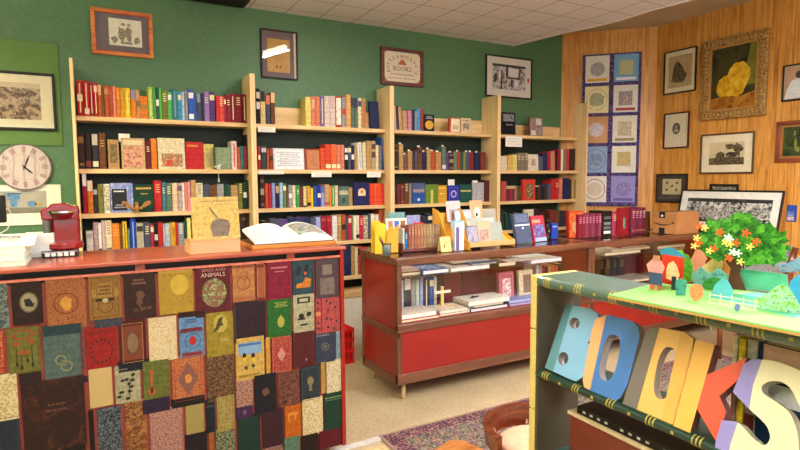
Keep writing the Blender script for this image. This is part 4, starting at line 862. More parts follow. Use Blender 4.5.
# yellow holder with cup of pens
a = on(2, ZC, 379, 257)
def folded(name, label, pts, Y, m, cat, t=.002, deco=None):
    pass
o = thing('brochure_holder', 'yellow folded card brochure holder at the left end of the display case', 'brochure holder', (on(1, 3.42, 375, 240).x, 3.42, ZC), .0)
yl = mat('eec22e', .5, .08, 10)
MB().prism([(0, 0), (.075, 0), (.085, .2), (.06, .215), (.0, .2)], 0, .004).build('front_flap', yl, o)
MB().prism([(0, 0), (.085, 0), (.09, .2), (.06, .17), (.03, .19), (.0, .15)], -.004, 0).build('side_flap', mat('e0a63a', .5, .08, 10), o, (.1, .02, 0), (0, 0, -.2))
MB().prism([(0, 0), (.12, 0), (.12, .16), (.06, .23), (.0, .22)], .06, .064).build('back_flap', yl, o)
c_ = on(2, ZC, 387.5, 261)
o = thing('pen_cup', 'clear plastic cup holding pens beside the yellow brochure holder', 'cup', (on(1, 3.26, 386.5, 250).x, 3.26, ZC))
q = MB().lathe([(.026, 0), (.033, .09), (.034, .092), (.0325, .09), (.025, .003)], n=20)
q.build('cup', glass(.1, 'dfe8ea'), o, smooth=True)
MB().lathe([(.022, .004), (.028, .075)], n=16).build('cup_insert', mat('c9cdc8', .3), o, smooth=True)
for i, (dx, c) in enumerate(((-.06, '2a2a30'), (-.04, 'b03a40'), (-.05, '3a4a8a'))):
    MB().tube([(0, .004*i-.004, .03), (dx, .01*i-.01, .125+.01*i)], .003, 6).build('pen', mat(c, .3), o)
# colour framed card with six windows
X0, X1 = fx(391, 412, 3.52, 220)
o = tag(MB().box(0, X1-X0, 0, .004, 0, .20).build('postcard', mat('ece6d4', .6), None, (X0, 3.58, ZC+.03), (-.12, 0, 0)), 'white card with six small coloured windows behind the yellow holder', 'postcard')
wc = X1-X0
for i, c in enumerate(('b07a58', '3a6ac0', '9a6a40', '8aa0b0', 'b0522e', 'c8a070')):
    MB().box(wc*(.1+.3*(i % 3)), wc*(.32+.3*(i % 3)), -.0015, 0, .11-.075*(i//3), .18-.075*(i//3)).build('card_window', mat(c), o)
tag(MB().box(-.07, .1, 0, .006, 0, .03).box(-.07, .1, .006, .05, 0, .006).build('card_rest', yl, None, (X0+.08, 3.565, ZC)), 'yellow card rest under the card with six coloured windows', 'stand')
X0, X1 = fx(390, 407, 3.62, 212)
book_face('pale teal booklet standing behind the card with six windows', X1-X0, .27, .01, '7aa8a8', (X0, 3.645, ZC), 0, .03, 'R.08/9ac0c0', None, 'booklet')
X0, X1 = fx(409, 423, 3.58, 215)
book_face('lavender booklet with small picture behind the brown volumes', X1-X0, .245, .012, 'a0a0d0', (X0, 3.61, ZC), 0, .05, 'P.25,.8,.3,.6/8a7aa0/5a4a60/b0a8c8', None, 'booklet')
X0, X1 = fx(414, 424, 3.57, 225)
tag(MB().box(0, X1-X0, 0, .003, 0, .19).build('postcard', mat('d83a34', .5), None, (X0, 3.575, ZC), (-.03, 0, 0)), 'red and white card just above the brown volumes', 'postcard')
# folded price card
X0, X1 = fx(441.5, 452, 3.26, 245)
o = tag(MB().prism([(3.26, 0), (3.263, 0), (3.29, .1), (3.312, 0), (3.315, 0), (3.291, .105), (3.289, .105)], 0, X1-X0, 'x').build('folded_card', mat('e0c680', .6), None, (X0, 0, ZC)), 'cream folded card with small drawing, front of the display case', 'card')
draw(o, 'drawing', mat('9a7a48'), [blob(.03, .04, .008, .015, 8, .4, 1), blob(.045, .065, .006, .008, 8, .4, 2)], 3.268)
# white and violet leaflet stand
X0, X1 = fx(455, 464, 3.27, 240)
o = tag(MB().box(0, X1-X0, 0, .03, 0, .2).build('leaflet_holder', mat('c8d4ec', .35), None, (X0, 3.27, ZC), bevel=.002), 'white leaflet holder with a violet stripe in front of the orange rack', 'leaflet holder')
MB().box((X1-X0)*.12, (X1-X0)*.45, -.0015, 0, .0, .17).build('violet_stripe', mat('6a5a90'), o)
# orange rack (left) & its cards
X0, X1 = fx(447, 472, 3.34, 235)
o = thing('card_rack', 'tall yellow orange card rack in the middle of the display case', 'card rack', (X0, 3.34, ZC))
og = mat('e8a83a', .5, .08, 10); w = X1-X0
MB().prism([(.0, 0), (.2, 0), (.2, .3), (.12, .28), (.02, .12), (0, .1)], 0, .006, 'x').build('rack_side', og, o)
MB().prism([(.0, 0), (.2, 0), (.2, .3), (.12, .28), (.02, .12), (0, .1)], w-.006, w, 'x').build('rack_side', og, o)
MB().box(0, w, 0, .006, 0, .05).build('rack_lip', og, o); MB().box(0, w, .06, .066, .05, .14).build('rack_lip', og, o); MB().box(0, w, .194, .2, 0, .26).build('rack_back', og, o)
def pcard(x0, y0, x1, y1, Y, bg, deco, label, tilt=.15, cat='greeting card'):
    X0, X1 = fx(x0, x1, Y, (y0+y1)/2); zt = on(1, Y, x0, y0).z; zb = max(on(1, Y, x0, y1).z, ZC+.012)
    o = MB().box(0, X1-X0, 0, .003, 0, zt-zb).build('greeting_card', mat(bg, .5, .05), None, (X0, Y, zb), (-tilt, 0, 0)); tag(o, label, cat, 'greeting cards on the display case')
    facedeco(o, X1-X0, zt-zb, deco); return o
pcard(447.5, 201, 461.5, 222, 3.50, 'c8bcbc', 'P.2,.9,.1,.6/8a3040/c8b0b0/5a2030', 'tall white card with a maroon picture at the rack top')
pcard(455, 210, 472, 222, 3.47, 'a8b0bc', 'P.05,.95,.1,.8/8a94a8/e0e8f0/6a748a', 'pale blue grey landscape card in the tall card rack')
pcard(471, 200.5, 483.5, 221, 3.5, 'e8a078', 'O.55,.4,.26,.26/e8e0d0 O.5,.3,.08,.1/1c1c1c', 'peach card with white oval and a small black figure')
pcard(483, 209, 497, 238, 3.5, 'a8a494', 'L.1,.9,.4,.8,3/a0a098', 'pale grey written card beside the peach card', .1)
pcard(452, 221, 466, 238, 3.4, '98b4c0', 'P.1,.9,.1,.6/d8e8f0/9ab8c8', 'light blue card low in the tall card rack')
pcard(465, 218, 484, 236, 3.44, 'b0b8ac', 'P.0,.3,.1,.9/b04a40/e0d8c8/c89a50', 'white card with small red picture between the two racks')
pcard(483, 218, 495, 243.5, 3.46, 'ccc8c4', '', 'small plain white card above the low stand', .1)
# low stand
X0, X1 = fx(468, 513, 3.26, 245)
o = thing('card_stand', 'low slanted orange display stand at the middle of the display case', 'display stand', (X0, 3.24, ZC))
w = X1-X0
MB().prism([(0, .0), (0, .055), (.17, .12), (.17, 0)], 0, .006, 'x').build('stand_side', og, o)
MB().prism([(0, .0), (0, .055), (.17, .12), (.17, 0)], w-.006, w, 'x').build('stand_side', og, o)
MB().box(0, w, -.005, 0, .02, .058).build('stand_lip', mat('c8a06a'), o); MB().hexa([(.006, 0, .02), (w-.006, 0, .02), (w-.006, .165, .1), (.006, .165, .1)], [(.006, 0, .026), (w-.006, 0, .026), (w-.006, .165, .106), (.006, .165, .106)]).build('stand_shelf', og, o)
pcard(468, 226, 479.5, 243, 3.275, '50546c', 'P.05,.95,.05,.95/4a5070/9aa0b8/c8a0a0', 'dark slate card at the left of the low stand', .25)
pcard(479, 221, 492, 243, 3.28, 'c4a88a', 'P.15,.85,.1,.6/d8b8a0/8a6a70/e4cfae', 'cream card with a lilac floral drawing on the low stand', .2)
pcard(492.2, 222, 504, 243, 3.285, '98a098', '', 'plain pale green card at the right of the low stand', .25)
# books standing right of the stand
X0, X1 = fx(516, 533, 3.38, 225)
book_face('blue grey book with a white band, leaning upright on the display case', X1-X0, .245, .03, '525d78', (X0, 3.36, ZC), .12, .22, 'B0,1,.58,.63/d8e0ea P.1,.9,.7,.95/5a6480/6f7c98 O.5,.5,.07,.03/e0e0e8', None)
X0, X1 = fx(532, 546, 3.42, 228)
book_face('red and blue book beside the blue grey book on display case', X1-X0, .215, .02, 'd83a50', (X0+.01, 3.40, ZC), .1, .22, 'B.05,.7,.72,.85/e89a80 P.05,.95,.1,.65/d83a50/3a4a90/b0b8d8 B.1,1,0,.15/9ab0d0', None)
o = thing('statuette', 'small black seated statuette between the red book and blue box', 'statuette', (on(1, 3.5, 547, 238).x, 3.5, ZC))
MB().lathe([(.03, 0), (.032, .015), (.02, .03), (.022, .07), (.03, .1), (.018, .13), (.01, .14)]).ball((0, -.005, .155), .02).build('figure', BLACK, o, smooth=True)
MB().ball((0, -.024, .07), (.008, .005, .01)).build('gilt_spot', GOLD, o, smooth=True)
X0, X1 = fx(550, 556.5, 3.5, 230)
o = tag(MB().box(0, X1-X0, 0, .05, 0, .135).build('blue_box', mat('20409a', .35), None, (X0, 3.48, ZC), bevel=.003), 'small upright deep blue box on the display case', 'box')
MB().box(.01, X1-X0-.01, -.001, 0, .1, .112).build('box_label', mat('8aa8e0'), o)
X0, X1 = fx(566, 579, 3.5, 225)
book_face('orange red book with an engraved scene, beside the burgundy set', X1-X0, .235, .035, 'c83a1e', (X0, 3.46, ZC), -.1, .04, 'P.06,.92,.06,.95/d8501e/8a2a14/f07a3a/2a1a14 O.5,.42,.28,.25/3a2a20/c89a70/1c1412', None)
# burgundy set across the two cases
c6 = ['8e1a2c', '7c2438', '8c3a50', '782438', '843852', '70202f', '8c3c54']
X0, X1 = fx(580.5, 603.5, 3.4, 228); n = 7
for i in range(n):
    book_spine('burgundy volume of the tall set on the display cases, %s from left' % ordn(i+1), (X1-X0)/n, .205, .15, c6[i], (X0+(X1-X0)/n*i, 3.42, ZC), 0, 0, 'td890a8', 'burgundy volumes on the display cases')
X0, X1 = fx(604, 613.5, 3.4, 228)
o = tag(MB().box(0, X1-X0, 0, .16, 0, .225).build('book_carton', BLACK, None, (X0, 3.42, ZC), bevel=.002), 'black slipcase with pale lettering standing between burgundy volumes', 'slipcase')
for k, z in enumerate((.02, .06, .1, .15)): MB().box(.02, X1-X0-.015, -.0015, 0, z, z+.025).build('printed_label', mat(['e0e0e0', '6a6a6c', '7a7a78', '5a5a5c'][k]), o)
X0, X1 = fx(614, 620, 3.4, 228)
book_spine('burgundy volume right of the black slipcase', X1-X0, .215, .15, 'a83a5a', (X0, 3.42, ZC), 0, 0, 't', None)
X0, X1 = fx(621.5, 632, 3.38, 225)
book_face('large red bound book facing out with a dark picture', X1-X0, .25, .05, '961620', (X0-.02, 3.36, ZC), .25, .02, 'R.1/7a1018 P.2,.5,.25,.65/1c2420/8ab0a0/1c1412', None)
X0, X1 = fx(633.5, 647.5, 3.4, 225)
for i in range(4): book_spine('magenta tinted burgundy volume beside the carton, %s from left' % ordn(i+1), (X1-X0)/4, .24, .15, ['7c2a44', '6f2038', '782842', '621c30'][i], (X0+(X1-X0)/4*i, 3.42, ZC), 0, 0, 'td8a0b0 b', 'magenta volumes beside the carton')
X0, X1 = fx(648.5, 654.5, 3.45, 225)
book_spine('plain brown volume between magenta volumes and carton', X1-X0, .17, .15, '6a3a24', (X0, 3.5, ZC), 0, 0, '', None)
# carton with tape and smile arrow
a, b, c = on(2, ZC, 653, 238), on(2, ZC, 674, 236), on(2, ZC, 697, 232)
rzc = math.atan2(b.y-a.y, b.x-a.x)
wid, dep, hgt = .245, .33, .203
t = thing('carton', 'brown cardboard shipping carton with dark tape and curved arrow mark', 'carton', (4.62, 3.405, ZC), RIGHT_ROT)
cb = mat('b07a48', .75, .1, 10)
MB().box(0, wid, 0, dep, 0, hgt).build('box', cb, t, bevel=.003)
MB().box(wid*.28, wid*.52, -.0015, dep, hgt, hgt+.001).box(wid*.28, wid*.52, -.0015, 0, hgt*.72, hgt+.001).box(wid*.28, wid*.52, -.0015, 0, 0, hgt*.26).build('tape', mat('20262e', .35), t)
MB().disc(wid*.4, hgt*.82, .012, .01, -.0025, -.0015, 14).build('tape_print', mat('d8d8d8'), t)
q = MB(); pts = []
for i in range(13):
    u = i/12; pts.append((wid*(.06+.8*u), -.002, hgt*(.5-.1*math.sin(PI*u))))
q.tube(pts, [.001+.0035*math.sin(PI*min(1, .1+i/13)) for i in range(13)], 6); q.prism([(wid*.86, hgt*.47), (wid*.92, hgt*.56), (wid*.8, hgt*.55)], -.003, -.0005)
q.build('smile_arrow', mat('231a18'), t)
tag(MB().box(0, .16, 0, .015, 0, .19).build('picture_frame', BLACK, None, (4.62, 3.62, ZC), (-.05, 0, -.6)), 'small black framed print standing behind the carton', 'picture')
book_face('rust brown thin book right of the carton', .05, .12, .05, '8a4020', (4.97, 3.2, ZC), 0, 0, '', None)

# ------------------------------------------------------------------ the counter clad in old book covers
t = thing('counter', 'red sales counter clad in a collage of old book covers', 'counter', (-1.2, 2.66, 0))
redw = wood('8a3420', 'a44a32', 'b45e44', .35, 'x', .7, .3)
ct = t
OX, OY = -1.2, 2.66
RX = 1.132-OX
MB().box(-.4, RX+.012, 0, .52, 1.131, 1.148).build('countertop', redw, t, bevel=.004)
MB().box(-.4, RX, .05, .06, 1.07, 1.131).build('recess_board', BLACK, t)
MB().box(-.4, RX-.02, .03, .5, .06, 1.08).build('carcass', wood('6e2218', '93382a', None), t)
MB().box(RX-.02, RX, .012, .5, .06, 1.131).build('side_panel', mat('8e2018', .4), t)
for x in (.35, 1.2 + .158*1, 2.05): MB().box(x-.02, x+.02, .03, .055, 1.078, 1.131).build('support_block', redw, t)
MB().box(-.4, RX-.02, .012, .03, 1.092, 1.102).build('top_moulding', wood('a04a38', 'c87058', None), t)
YC = OY+.018
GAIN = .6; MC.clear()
def cov(x0, y0, x1, y1, c, deco='', m=None, label=None, name='book_cover'):
    a, b = on(1, YC, x0, y0), on(1, YC, x1, y1)
    w, h = b.x-a.x, a.z-b.z
    j = random.uniform(-.006, .006)
    o = MB().box(.0008, w-.0008, 0, .009+random.uniform(0, .002), .001, h-.001).build(name, m or cloth(), ct, (a.x-OX, .018+j*.1, b.z), (0, 0, 0), c, bevel=.0015)
    if label: o['label'] = label
    facedeco(o, w, h, deco); return o, w, h
cov(-12, 283.5, 10, 328, '4a5a54', '', duo('3c4c4a', '8a9488', 'marble', 76))
o, w, h = cov(10, 281.5, 44, 323, '33201a', 'O.55,.5,.3,.23/7a6a44 O.55,.5,.25,.2/a89c78', None, 'dark brown cover with round emblem')
draw(o, 'emblem_figure', INK, [blob(w*.52, h*.5, .018, .025, 10, .5, 1), blob(w*.6, h*.44, .02, .012, 10, .5, 2)], -.002)
o, w, h = cov(44.5, 279, 87, 326.5, 'b86a38', '', duo('5a1c14', 'cc7e44', 'ornate', 209, .6, .3, .62), 'tan and red ornate cover')
draw(o, 'gilt_medallion', mat('dc9c3a'), [blob(w/2, h/2, .025, .034, 12, .3, 2)], -.001)
MB().ring(w/2, h/2, .045, .042, -.0015, 0).build('medallion_ring', mat('5a2418'), o)
o, w, h = cov(87.3, 276, 122.5, 317.5, '94682c', 'R.1/5c3c18 B.28,.72,.5,.82/ab8038 L.3,.7,.54,.78,3/6a4a20 B.22,.78,.42,.47/2c1e14 O.5,.43,.09,.05/c8b890 B.1,.24,.5,.7/ab8038 B.78,.9,.5,.7/ab8038', duo('74501e', 'a97a34', 'ornate', 114, .6, .2, .7), 'gold brown cover with panels')
MB().ring(w*.5, h*.3, .03, .027, -.0015, 0).build('scrollwork', mat('6a4a20'), o)
o, w, h = cov(123, 273, 157, 316.3, '3e241e', 'L.25,.72,.72,.86,2/8a6448', None, 'dark brown cover with gilt figure')
draw(o, 'gilt_figure', mat('6e4a36'), [blob(w*.5, h*.5, .02, .025, 10, .3, 1), blob(w*.47, h*.36, .018, .02, 10, .4, 2), rectpts(w*.42, w*.5, h*.25, h*.4)], -.001)
text('gilt_lettering', 'In Blue', .026, mat('8a6448'), o, (w*.55, -.001, h*.2), rot=(0, -.15, 0))
o, w, h = cov(157.5, 270, 194.3, 312, 'b08c24', '', duo('2e2612', 'ba9430', 'ornate', 85, .6, .22, .4), 'golden scenic cover with pale sun')
MB().disc(w*.6, h*.64, w*.26, h*.22, -.0015, .001, 24).build('sun', mat('d6b23c'), o); MB().box(w*.03, w*.97, -.0012, 0, h*.03, h*.2).build('gilt_band', mat('b8922c'), o); MB().box(w*.03, w*.97, -.0012, 0, h*.9, h*.97).build('gilt_band', mat('c8a23a'), o)
o, w, h = cov(195, 266, 231.3, 311, '6a2226', 'O.52,.42,.36,.3/8a8a5a/c8c088/3a6a3a/b84a34/d8d0b0', None, 'maroon cover reading BIRDS AND ANIMALS')
MB().ring(w*.52, h*.42, h*.31, h*.3, -.0022, 0, 30, sx=w*.36/(h*.3)).build('circle_border', INK, o)
text('cover_lettering', 'BIRDS AND', .021, mat('c88a80'), o, (w*.52, -.001, h*.89)); text('cover_lettering', 'ANIMALS', .027, mat('e8c8b8'), o, (w*.5, -.001, h*.79))
o, w, h = cov(231.7, 265, 255.5, 300.5, 'cc8850', 'B0.03,.97,.9,.97/9a4a28 B.03,.97,.03,.14/b06a40', None, 'tan orange cover with scrolls')
MB().ring(w*.5, h*.5, .034, .029, -.0015, 0).ring(w*.5, h*.7, .02, .017, -.0015, 0).build('scrollwork', mat('9a5430'), o)
cov(256, 263, 265.7, 301, 'a85a3a', 'R.08/d89060 B.1,.9,.02,.1/7a2018 B.1,.9,.88,.95/7a2018', duo('8a3020', 'c07850', 'lines', 57))
o, w, h = cov(267, 261.5, 291.3, 298, '8f1c38', 'L.15,.85,.78,.86,1/d89090 L.3,.7,.7,.74,1/d89090 O.52,.42,.03,.06/4a1020', None, 'crimson cover with short gilt title')
o, w, h = cov(292, 259.5, 314.5, 293.5, '33525c', 'R.08/1c2c30', None, 'teal cover with orange tiger-coloured figure')
draw(o, 'orange_figure', mat('d9801e', .6, .3), [[(w*.15, h*.2), (w*.8, h*.2), (w*.85, h*.42), (w*.6, h*.48), (w*.45, h*.34), (w*.2, h*.32)]], -.001)
draw(o, 'dark_figure', INK, [[(w*.15, h*.55), (w*.3, h*.52), (w*.45, h*.8), (w*.2, h*.82)], [(w*.5, h*.5), (w*.62, h*.58), (w*.8, h*.8), (w*.6, h*.85)]], -.0012)
draw(o, 'spark', mat('e0622a'), [blob(w*.58, h*.6, .008, .01, 8, .3, 1)], -.0022)
o, w, h = cov(315, 258, 339, 297, '5e4a4e', 'R.08/3a2c30 P.2,.8,.1,.5/5e4a4e/8a7a70/4a3a3e B.3,.7,.58,.82/8a7a68', None, 'grey mauve cover with gilt panel')
cov(-8, 332, 5, 373, 'c84a28', '', duo('b02a18', 'd98a50', 'marble', 95))
o, w, h = cov(5.5, 329.5, 41.5, 371, '7e7a34', 'R.05/55551f', None, 'olive cover with red flowers on long stems')
MB().ring(w*.5, h*.85, .022, .018, -.0018, 0, sx=1.6).build('red_ring', mat('b04828'), o)
draw(o, 'red_flowers', mat('bc4c28'), [blob(w*.28, h*.66, .011, .011, 8, .2, 1), blob(w*.75, h*.68, .011, .011, 8, .2, 2), blob(w*.42, h*.46, .01, .01, 8, .2, 3), blob(w*.6, h*.46, .01, .01, 8, .2, 4), rectpts(w*.02, w*.22, h*.83, h*.85), rectpts(w*.78, w*.98, h*.83, h*.85)], -.001)
draw(o, 'stems', mat('24341c'), [rectpts(w*.27, w*.29, h*.22, h*.62), rectpts(w*.74, w*.76, h*.18, h*.64), rectpts(w*.41, w*.43, h*.14, h*.42), rectpts(w*.59, w*.61, h*.28, h*.42)]+[[(w*(x-.05), h*z), (w*x, h*(z-.08)), (w*(x+.05), h*z), (w*x, h*(z+.06))] for x, z in ((.28, .22), (.75, .18), (.42, .14), (.6, .28))], -.0008)
o, w, h = cov(42, 333, 82, 376, '5b7068', '', None, 'grey green cover with gilt scroll emblem')
MB().ring(w*.45, h*.4, .02, .016, -.0015, 0).ring(w*.6, h*.26, .022, .018, -.0015, 0).ring(w*.52, h*.33, .012, .009, -.0015, 0).build('gilt_scroll', mat('a09a68'), o)
cov(42, 326.5, 82, 333, '2c4448'); cov(18.5, 372, 42, 382, '33201e')
o, w, h = cov(84.5, 329, 118, 366, 'a8221e', 'L.1,.9,.86,.93,2/6a1612', None, 'red cover with dark wreath')
q = MB()
for i in range(16):
    a = 2*PI*i/16; q.prism(blob(w*.5+w*.34*math.cos(a), h*.42+h*.27*math.sin(a), .006, .008, 7, .4, i), -.0012, 0)
q.build('wreath', mat('4a1a20'), o)
cov(80.5, 330, 84.2, 369, '2a3444', '', duo('1c2430', '6a7a8a', 'marble', 171))
cov(94, 320.5, 123, 326, '2c2c34', '', duo('22242c', '50545c', 'marble', 171)); 
o, w, h = cov(118, 322, 147.3, 363, '5a1c18', 'B.13,.87,.12,.88/843c22 R.12/c08a4a O.5,.5,.26,.27/6a4030 O.5,.5,.2,.22/8a6a48', None, 'dark red cover with gilt frame and oval')
cov(118, 363, 150, 368.5, '20202a')
cov(147.5, 318.5, 178, 359, 'e4c88c', '', duo('d8b880', 'ecdcb4', 'ornate', 95), 'pale cream patterned cover')
o, w, h = cov(178.5, 318, 205, 355, '6f9ac4', 'L.25,.75,.85,.95,2/2a3a6a B.08,.92,.66,.72/7a1c1c L.04,.96,.6,.68,1/7a1c1c B.1,.9,.04,.12/8a2820', None, 'light blue cover with red shape in a ring')
draw(o, 'red_shape', mat('c02420'), [blob(w*.53, h*.4, w*.17, h*.13, 7, .3, 3)], -.001); MB().ring(w*.53, h*.4, .036, .034, -.0015, 0).build('ring', INK, o)
cov(178, 312.5, 195, 318, '3a1a14'); cov(195, 311, 205, 317.5, '3a1a14')
o, w, h = cov(205.5, 313.5, 234.5, 354, 'a8902e', 'O.52,.74,.25,.2/c4b04a L.45,.85,.32,.4,2/c8b868', None, 'gold cover with running figure on a pale disc')
draw(o, 'running_figure', mat('4a4420'), [[(w*.35, h*.68), (w*.45, h*.85), (w*.62, h*.9), (w*.56, h*.76), (w*.64, h*.7), (w*.5, h*.68), (w*.42, h*.6), (w*.25, h*.55)]], -.002)
o, w, h = cov(232.5, 303, 266.5, 339, '33222a', 'R.15/241820 B.0,.08,0,1/4a2c30', None, 'dark plum cover')
o, w, h = cov(267, 300, 292, 337, '2c6e2c', 'L.3,.85,.78,.92,3/a8b050 O.55,.42,.14,.14/b8b048', None, 'green cover with gilt pear emblem')
draw(o, 'gilt_tip', mat('b8b048'), [[(w*.5, h*.5), (w*.6, h*.5), (w*.55, h*.62)]], -.002)
o, w, h = cov(292.7, 295, 314.7, 330.5, 'c2bc94', 'B.2,.8,.76,.92/2a2c26 B.3,.7,.8,.88/c2bc94', None, 'stone coloured cover with black drawing')
draw(o, 'black_drawing', INK, [blob(w*.38, h*.42, .016, .02, 9, .3, 1), blob(w*.74, h*.46, .018, .016, 9, .3, 2), rectpts(w*.2, w*.56, h*.33, h*.37), blob(w*.5, h*.2, .03, .006, 9, .3, 4)], -.001)
o, w, h = cov(315.3, 297.5, 340.3, 331, 'c25450', 'B.22,.25,0,1/3a1c28 B0,.2,.5,.6/d89060', None, 'coral cover with black butterfly shapes')
draw(o, 'black_shapes', mat('35202c'), [blob(w*x, h*z, .008, .01, 8, .5, i) for i, (x, z) in enumerate(((.45, .88), (.6, .8), (.5, .62), (.8, .68), (.45, .4), (.62, .36), (.85, .3), (.5, .16), (.75, .1), (.1, .85), (.1, .7), (.1, .3), (.1, .15)))], -.001)
o, w, h = cov(235, 339, 265, 377, 'e0b85a', 'B.1,.9,.6,.88/8ab0d0 L.12,.88,.78,.88,1/3a6ab0 O.3,.58,.06,.07/20202a O.6,.55,.06,.07/20202a O.3,.5,.05,.05/e8c020 O.6,.47,.05,.05/e8c020 O.35,.3,.05,.04/4a4a40 O.6,.32,.05,.04/4a4a40 L.1,.8,.1,.14,1/9a7a3a', None, 'yellow children\'s book cover with ducks')
cov(265.3, 337.5, 271, 374, 'd8a040')
o, w, h = cov(271.3, 337.5, 291.7, 371, 'a82420', 'R.05/d08058', duo('a0201c', 'd8a084', 'ornate', 171, .6, .55, .75), 'red cover with ornate gilt lozenge')
draw(o, 'lozenge', mat('d09080'), [[(w*.5, h*.3), (w*.72, h*.5), (w*.5, h*.7), (w*.28, h*.5)]], -.001)
cov(292.3, 331, 314.3, 364.5, '5e2424', 'B.6,.66,.15,.2/c0a0a0'); 
o, w, h = cov(314.8, 332, 335.5, 361, '3a4258', 'L.1,.7,.82,.9,1/8a8a90', None, 'slate blue cover with gilt seal')
MB().ring(w*.5, h*.5, .022, .017, -.0015, 0, 16).disc(w*.5, h*.5, .01, .01, -.0015, 0, 10).build('gilt_seal', mat('7a705c'), o)
cov(335.7, 331.5, 341, 358.5, '8aa0a8')
cov(-8, 376, 19.5, 418.5, 'dcc890', '', duo('c8aa68', 'e8d6a4', 'dots', 114))
o, w, h = cov(20, 383.5, 87.5, 444.5, '3c1c14', 'L.4,.68,.62,.67,1/6a4030 L.36,.72,.54,.59,1/6a4030', duo('2c1410', '7a3c22', 'marble', 17, .55, .5, .85), 'largest cover, worn dark brown leather')
cov(88, 370, 113.5, 405, 'e0bc6c', '', duo('b8924a', 'ecd092', 'lines', 114)); cov(82.5, 377, 88, 382, '20202a')
o, w, h = cov(114, 366.5, 141.5, 400.5, 'b8b08a', 'L.1,.5,.86,.92,1/8a8468', None, 'stone coloured cover with black leafy branch')
draw(o, 'leafy_branch', mat('242c22'), [blob(w*x, h*z, .012, .009, 8, .5, i) for i, (x, z) in enumerate(((.3, .6), (.45, .62), (.55, .5), (.68, .58), (.7, .72), (.85, .85), (.15, .2), (.25, .3), (.55, .3), (.48, .12), (.65, .42)))]+[rectpts(w*.54, w*.57, h*.1, h*.5)], -.001)
o, w, h = cov(142, 362, 170.5, 396, '6e7430', '', None, 'olive green cover with orange banjo')
MB().disc(w*.32, h*.2, .016, .018, -.0015, 0).box(w*.28, w*.36, -.0015, 0, h*.2, h*.7).box(w*.25, w*.39, -.0018, 0, h*.66, h*.76).build('banjo', mat('b85c2c'), o); MB().disc(w*.32, h*.2, .005, .006, -.0025, 0).build('banjo_hole', INK, o)
cov(142, 400.5, 170.5, 410, '33203a')
o, w, h = cov(171, 357, 205, 399.5, 'b05030', 'R.08/8a2c1c', duo('a84428', 'd08a50', 'ornate', 133), 'orange red ornate cover with lattice')
draw(o, 'lattice', duo('5a4a58', 'b06a48', 'lattice', 228), [[(w*.5, h*.15), (w*.82, h*.5), (w*.5, h*.85), (w*.18, h*.5)]], -.001); draw(o, 'centre_ornament', mat('dc9040'), [blob(w*.5, h*.5, .018, .028, 10, .3, 1)], -.002)
cov(205.7, 356, 235, 398, '4a3426', '', duo('241814', '9a7044', 'marble', 85, .6, .42, .62), 'dark marbled brown cover')
cov(235.5, 380, 253.7, 407.5, '9a6a58', '', duo('7a4a44', 'c89a80', 'etch', 133)); cov(236, 407.8, 253.5, 417, '4a2850', 'O.5,.5,.1,.2/7a5a80')
o, w, h = cov(254, 375.5, 277, 411.5, '1e1c26', '', None, 'near black cover with bronze emblem')
draw(o, 'bronze_emblem', mat('6a4c3a'), [blob(w*.5, h*.55, .022, .024, 9, .3, 1)], -.001)
cov(277.5, 373, 300, 404, '5a2420', 'R.08/8a4a38', duo('4a1c1a', '8a5a48', 'marble', 76), 'dark red marbled cover')
o, w, h = cov(300.3, 368, 320.5, 399, '2f3a40', 'R.06/46525a', None, 'dark slate cover with gilt crest')
MB().disc(w*.5, h*.58, .018, .024, -.0015, 0, 10).box(w*.42, w*.58, -.0015, 0, h*.3, h*.45).build('gilt_crest', mat('8a7c54'), o)
cov(320.7, 362, 326, 393, 'c89a50'); cov(326.2, 361, 341.7, 392, 'dccaa0', '', duo('c4b080', 'e6d8b4', 'dots', 133))
cov(88, 411.5, 96, 460, '1c1412'); cov(96.2, 410, 123.5, 460, '2a3038', '', duo('14181e', '8a949c', 'marble', 104, .6, .45, .65), 'black and white marbled cover')
cov(124, 402, 147, 434, '8a5428', '', duo('6a3818', 'b07a40', 'marble', 57)); cov(124.5, 434.5, 148.5, 462, '7e4c26', '', duo('6a3818', 'a06c38', 'marble', 57))
cov(149, 411, 184.5, 462, 'b07a60', '', duo('8a5a6a', 'c89470', 'etch', 114), 'pink and tan marbled cover')
cov(171, 400, 205, 403, '1c1a1c')
cov(185, 403.3, 205, 434.5, 'a8924e', '', duo('94803e', 'b8a464', 'vlines', 76)); cov(205.3, 400.5, 216, 432, '1c2430', 'L.1,.9,.75,.85,1/4a5a50'); cov(216.3, 397.5, 235.2, 429, 'a08a4a', 'R.1/8a7438', duo('94803e', 'b4a05c', 'etch', 76))
cov(185, 435, 208, 465, '261a22'); cov(208.3, 433, 215, 465, 'a8622c'); cov(215.2, 430, 236, 465, '4a5a40', '', duo('2a3428', '9a9a70', 'marble', 95))
cov(237, 418, 261.5, 465, '1c3a30', '', None, 'dark green cover'); cov(262, 413, 284, 447.5, '42202a', 'R.06/54303a')
cov(284.5, 406.5, 301.5, 437.5, 'd06a1a', 'B.2,.85,.7,.78/e09030 B.2,.3,.55,.7/e09030 B.6,.7,.55,.7/e09030', None, 'orange cover')
cov(302, 400, 323.3, 433, 'dcc490', '', duo('c8a868', 'ecdcb0', 'dots', 142)); cov(323.7, 394, 344.5, 426.5, '1a4030', 'B.05,.95,.85,.88/8a9a60 B.05,.95,.79,.81/5a7a50', None, 'dark green cover with gilt rule')
cov(319, 431.5, 344.8, 444, '641226', '', None, 'burgundy cover'); cov(301, 436, 318.7, 460, '2a1a16'); cov(284, 438.5, 300.7, 465, '64846a'); cov(262, 449, 283.7, 470, 'a87a68')
cov(-8, 419, 21.5, 455, '26303c', 'R.05/3c4854', None, 'dark navy cover with orange bird')
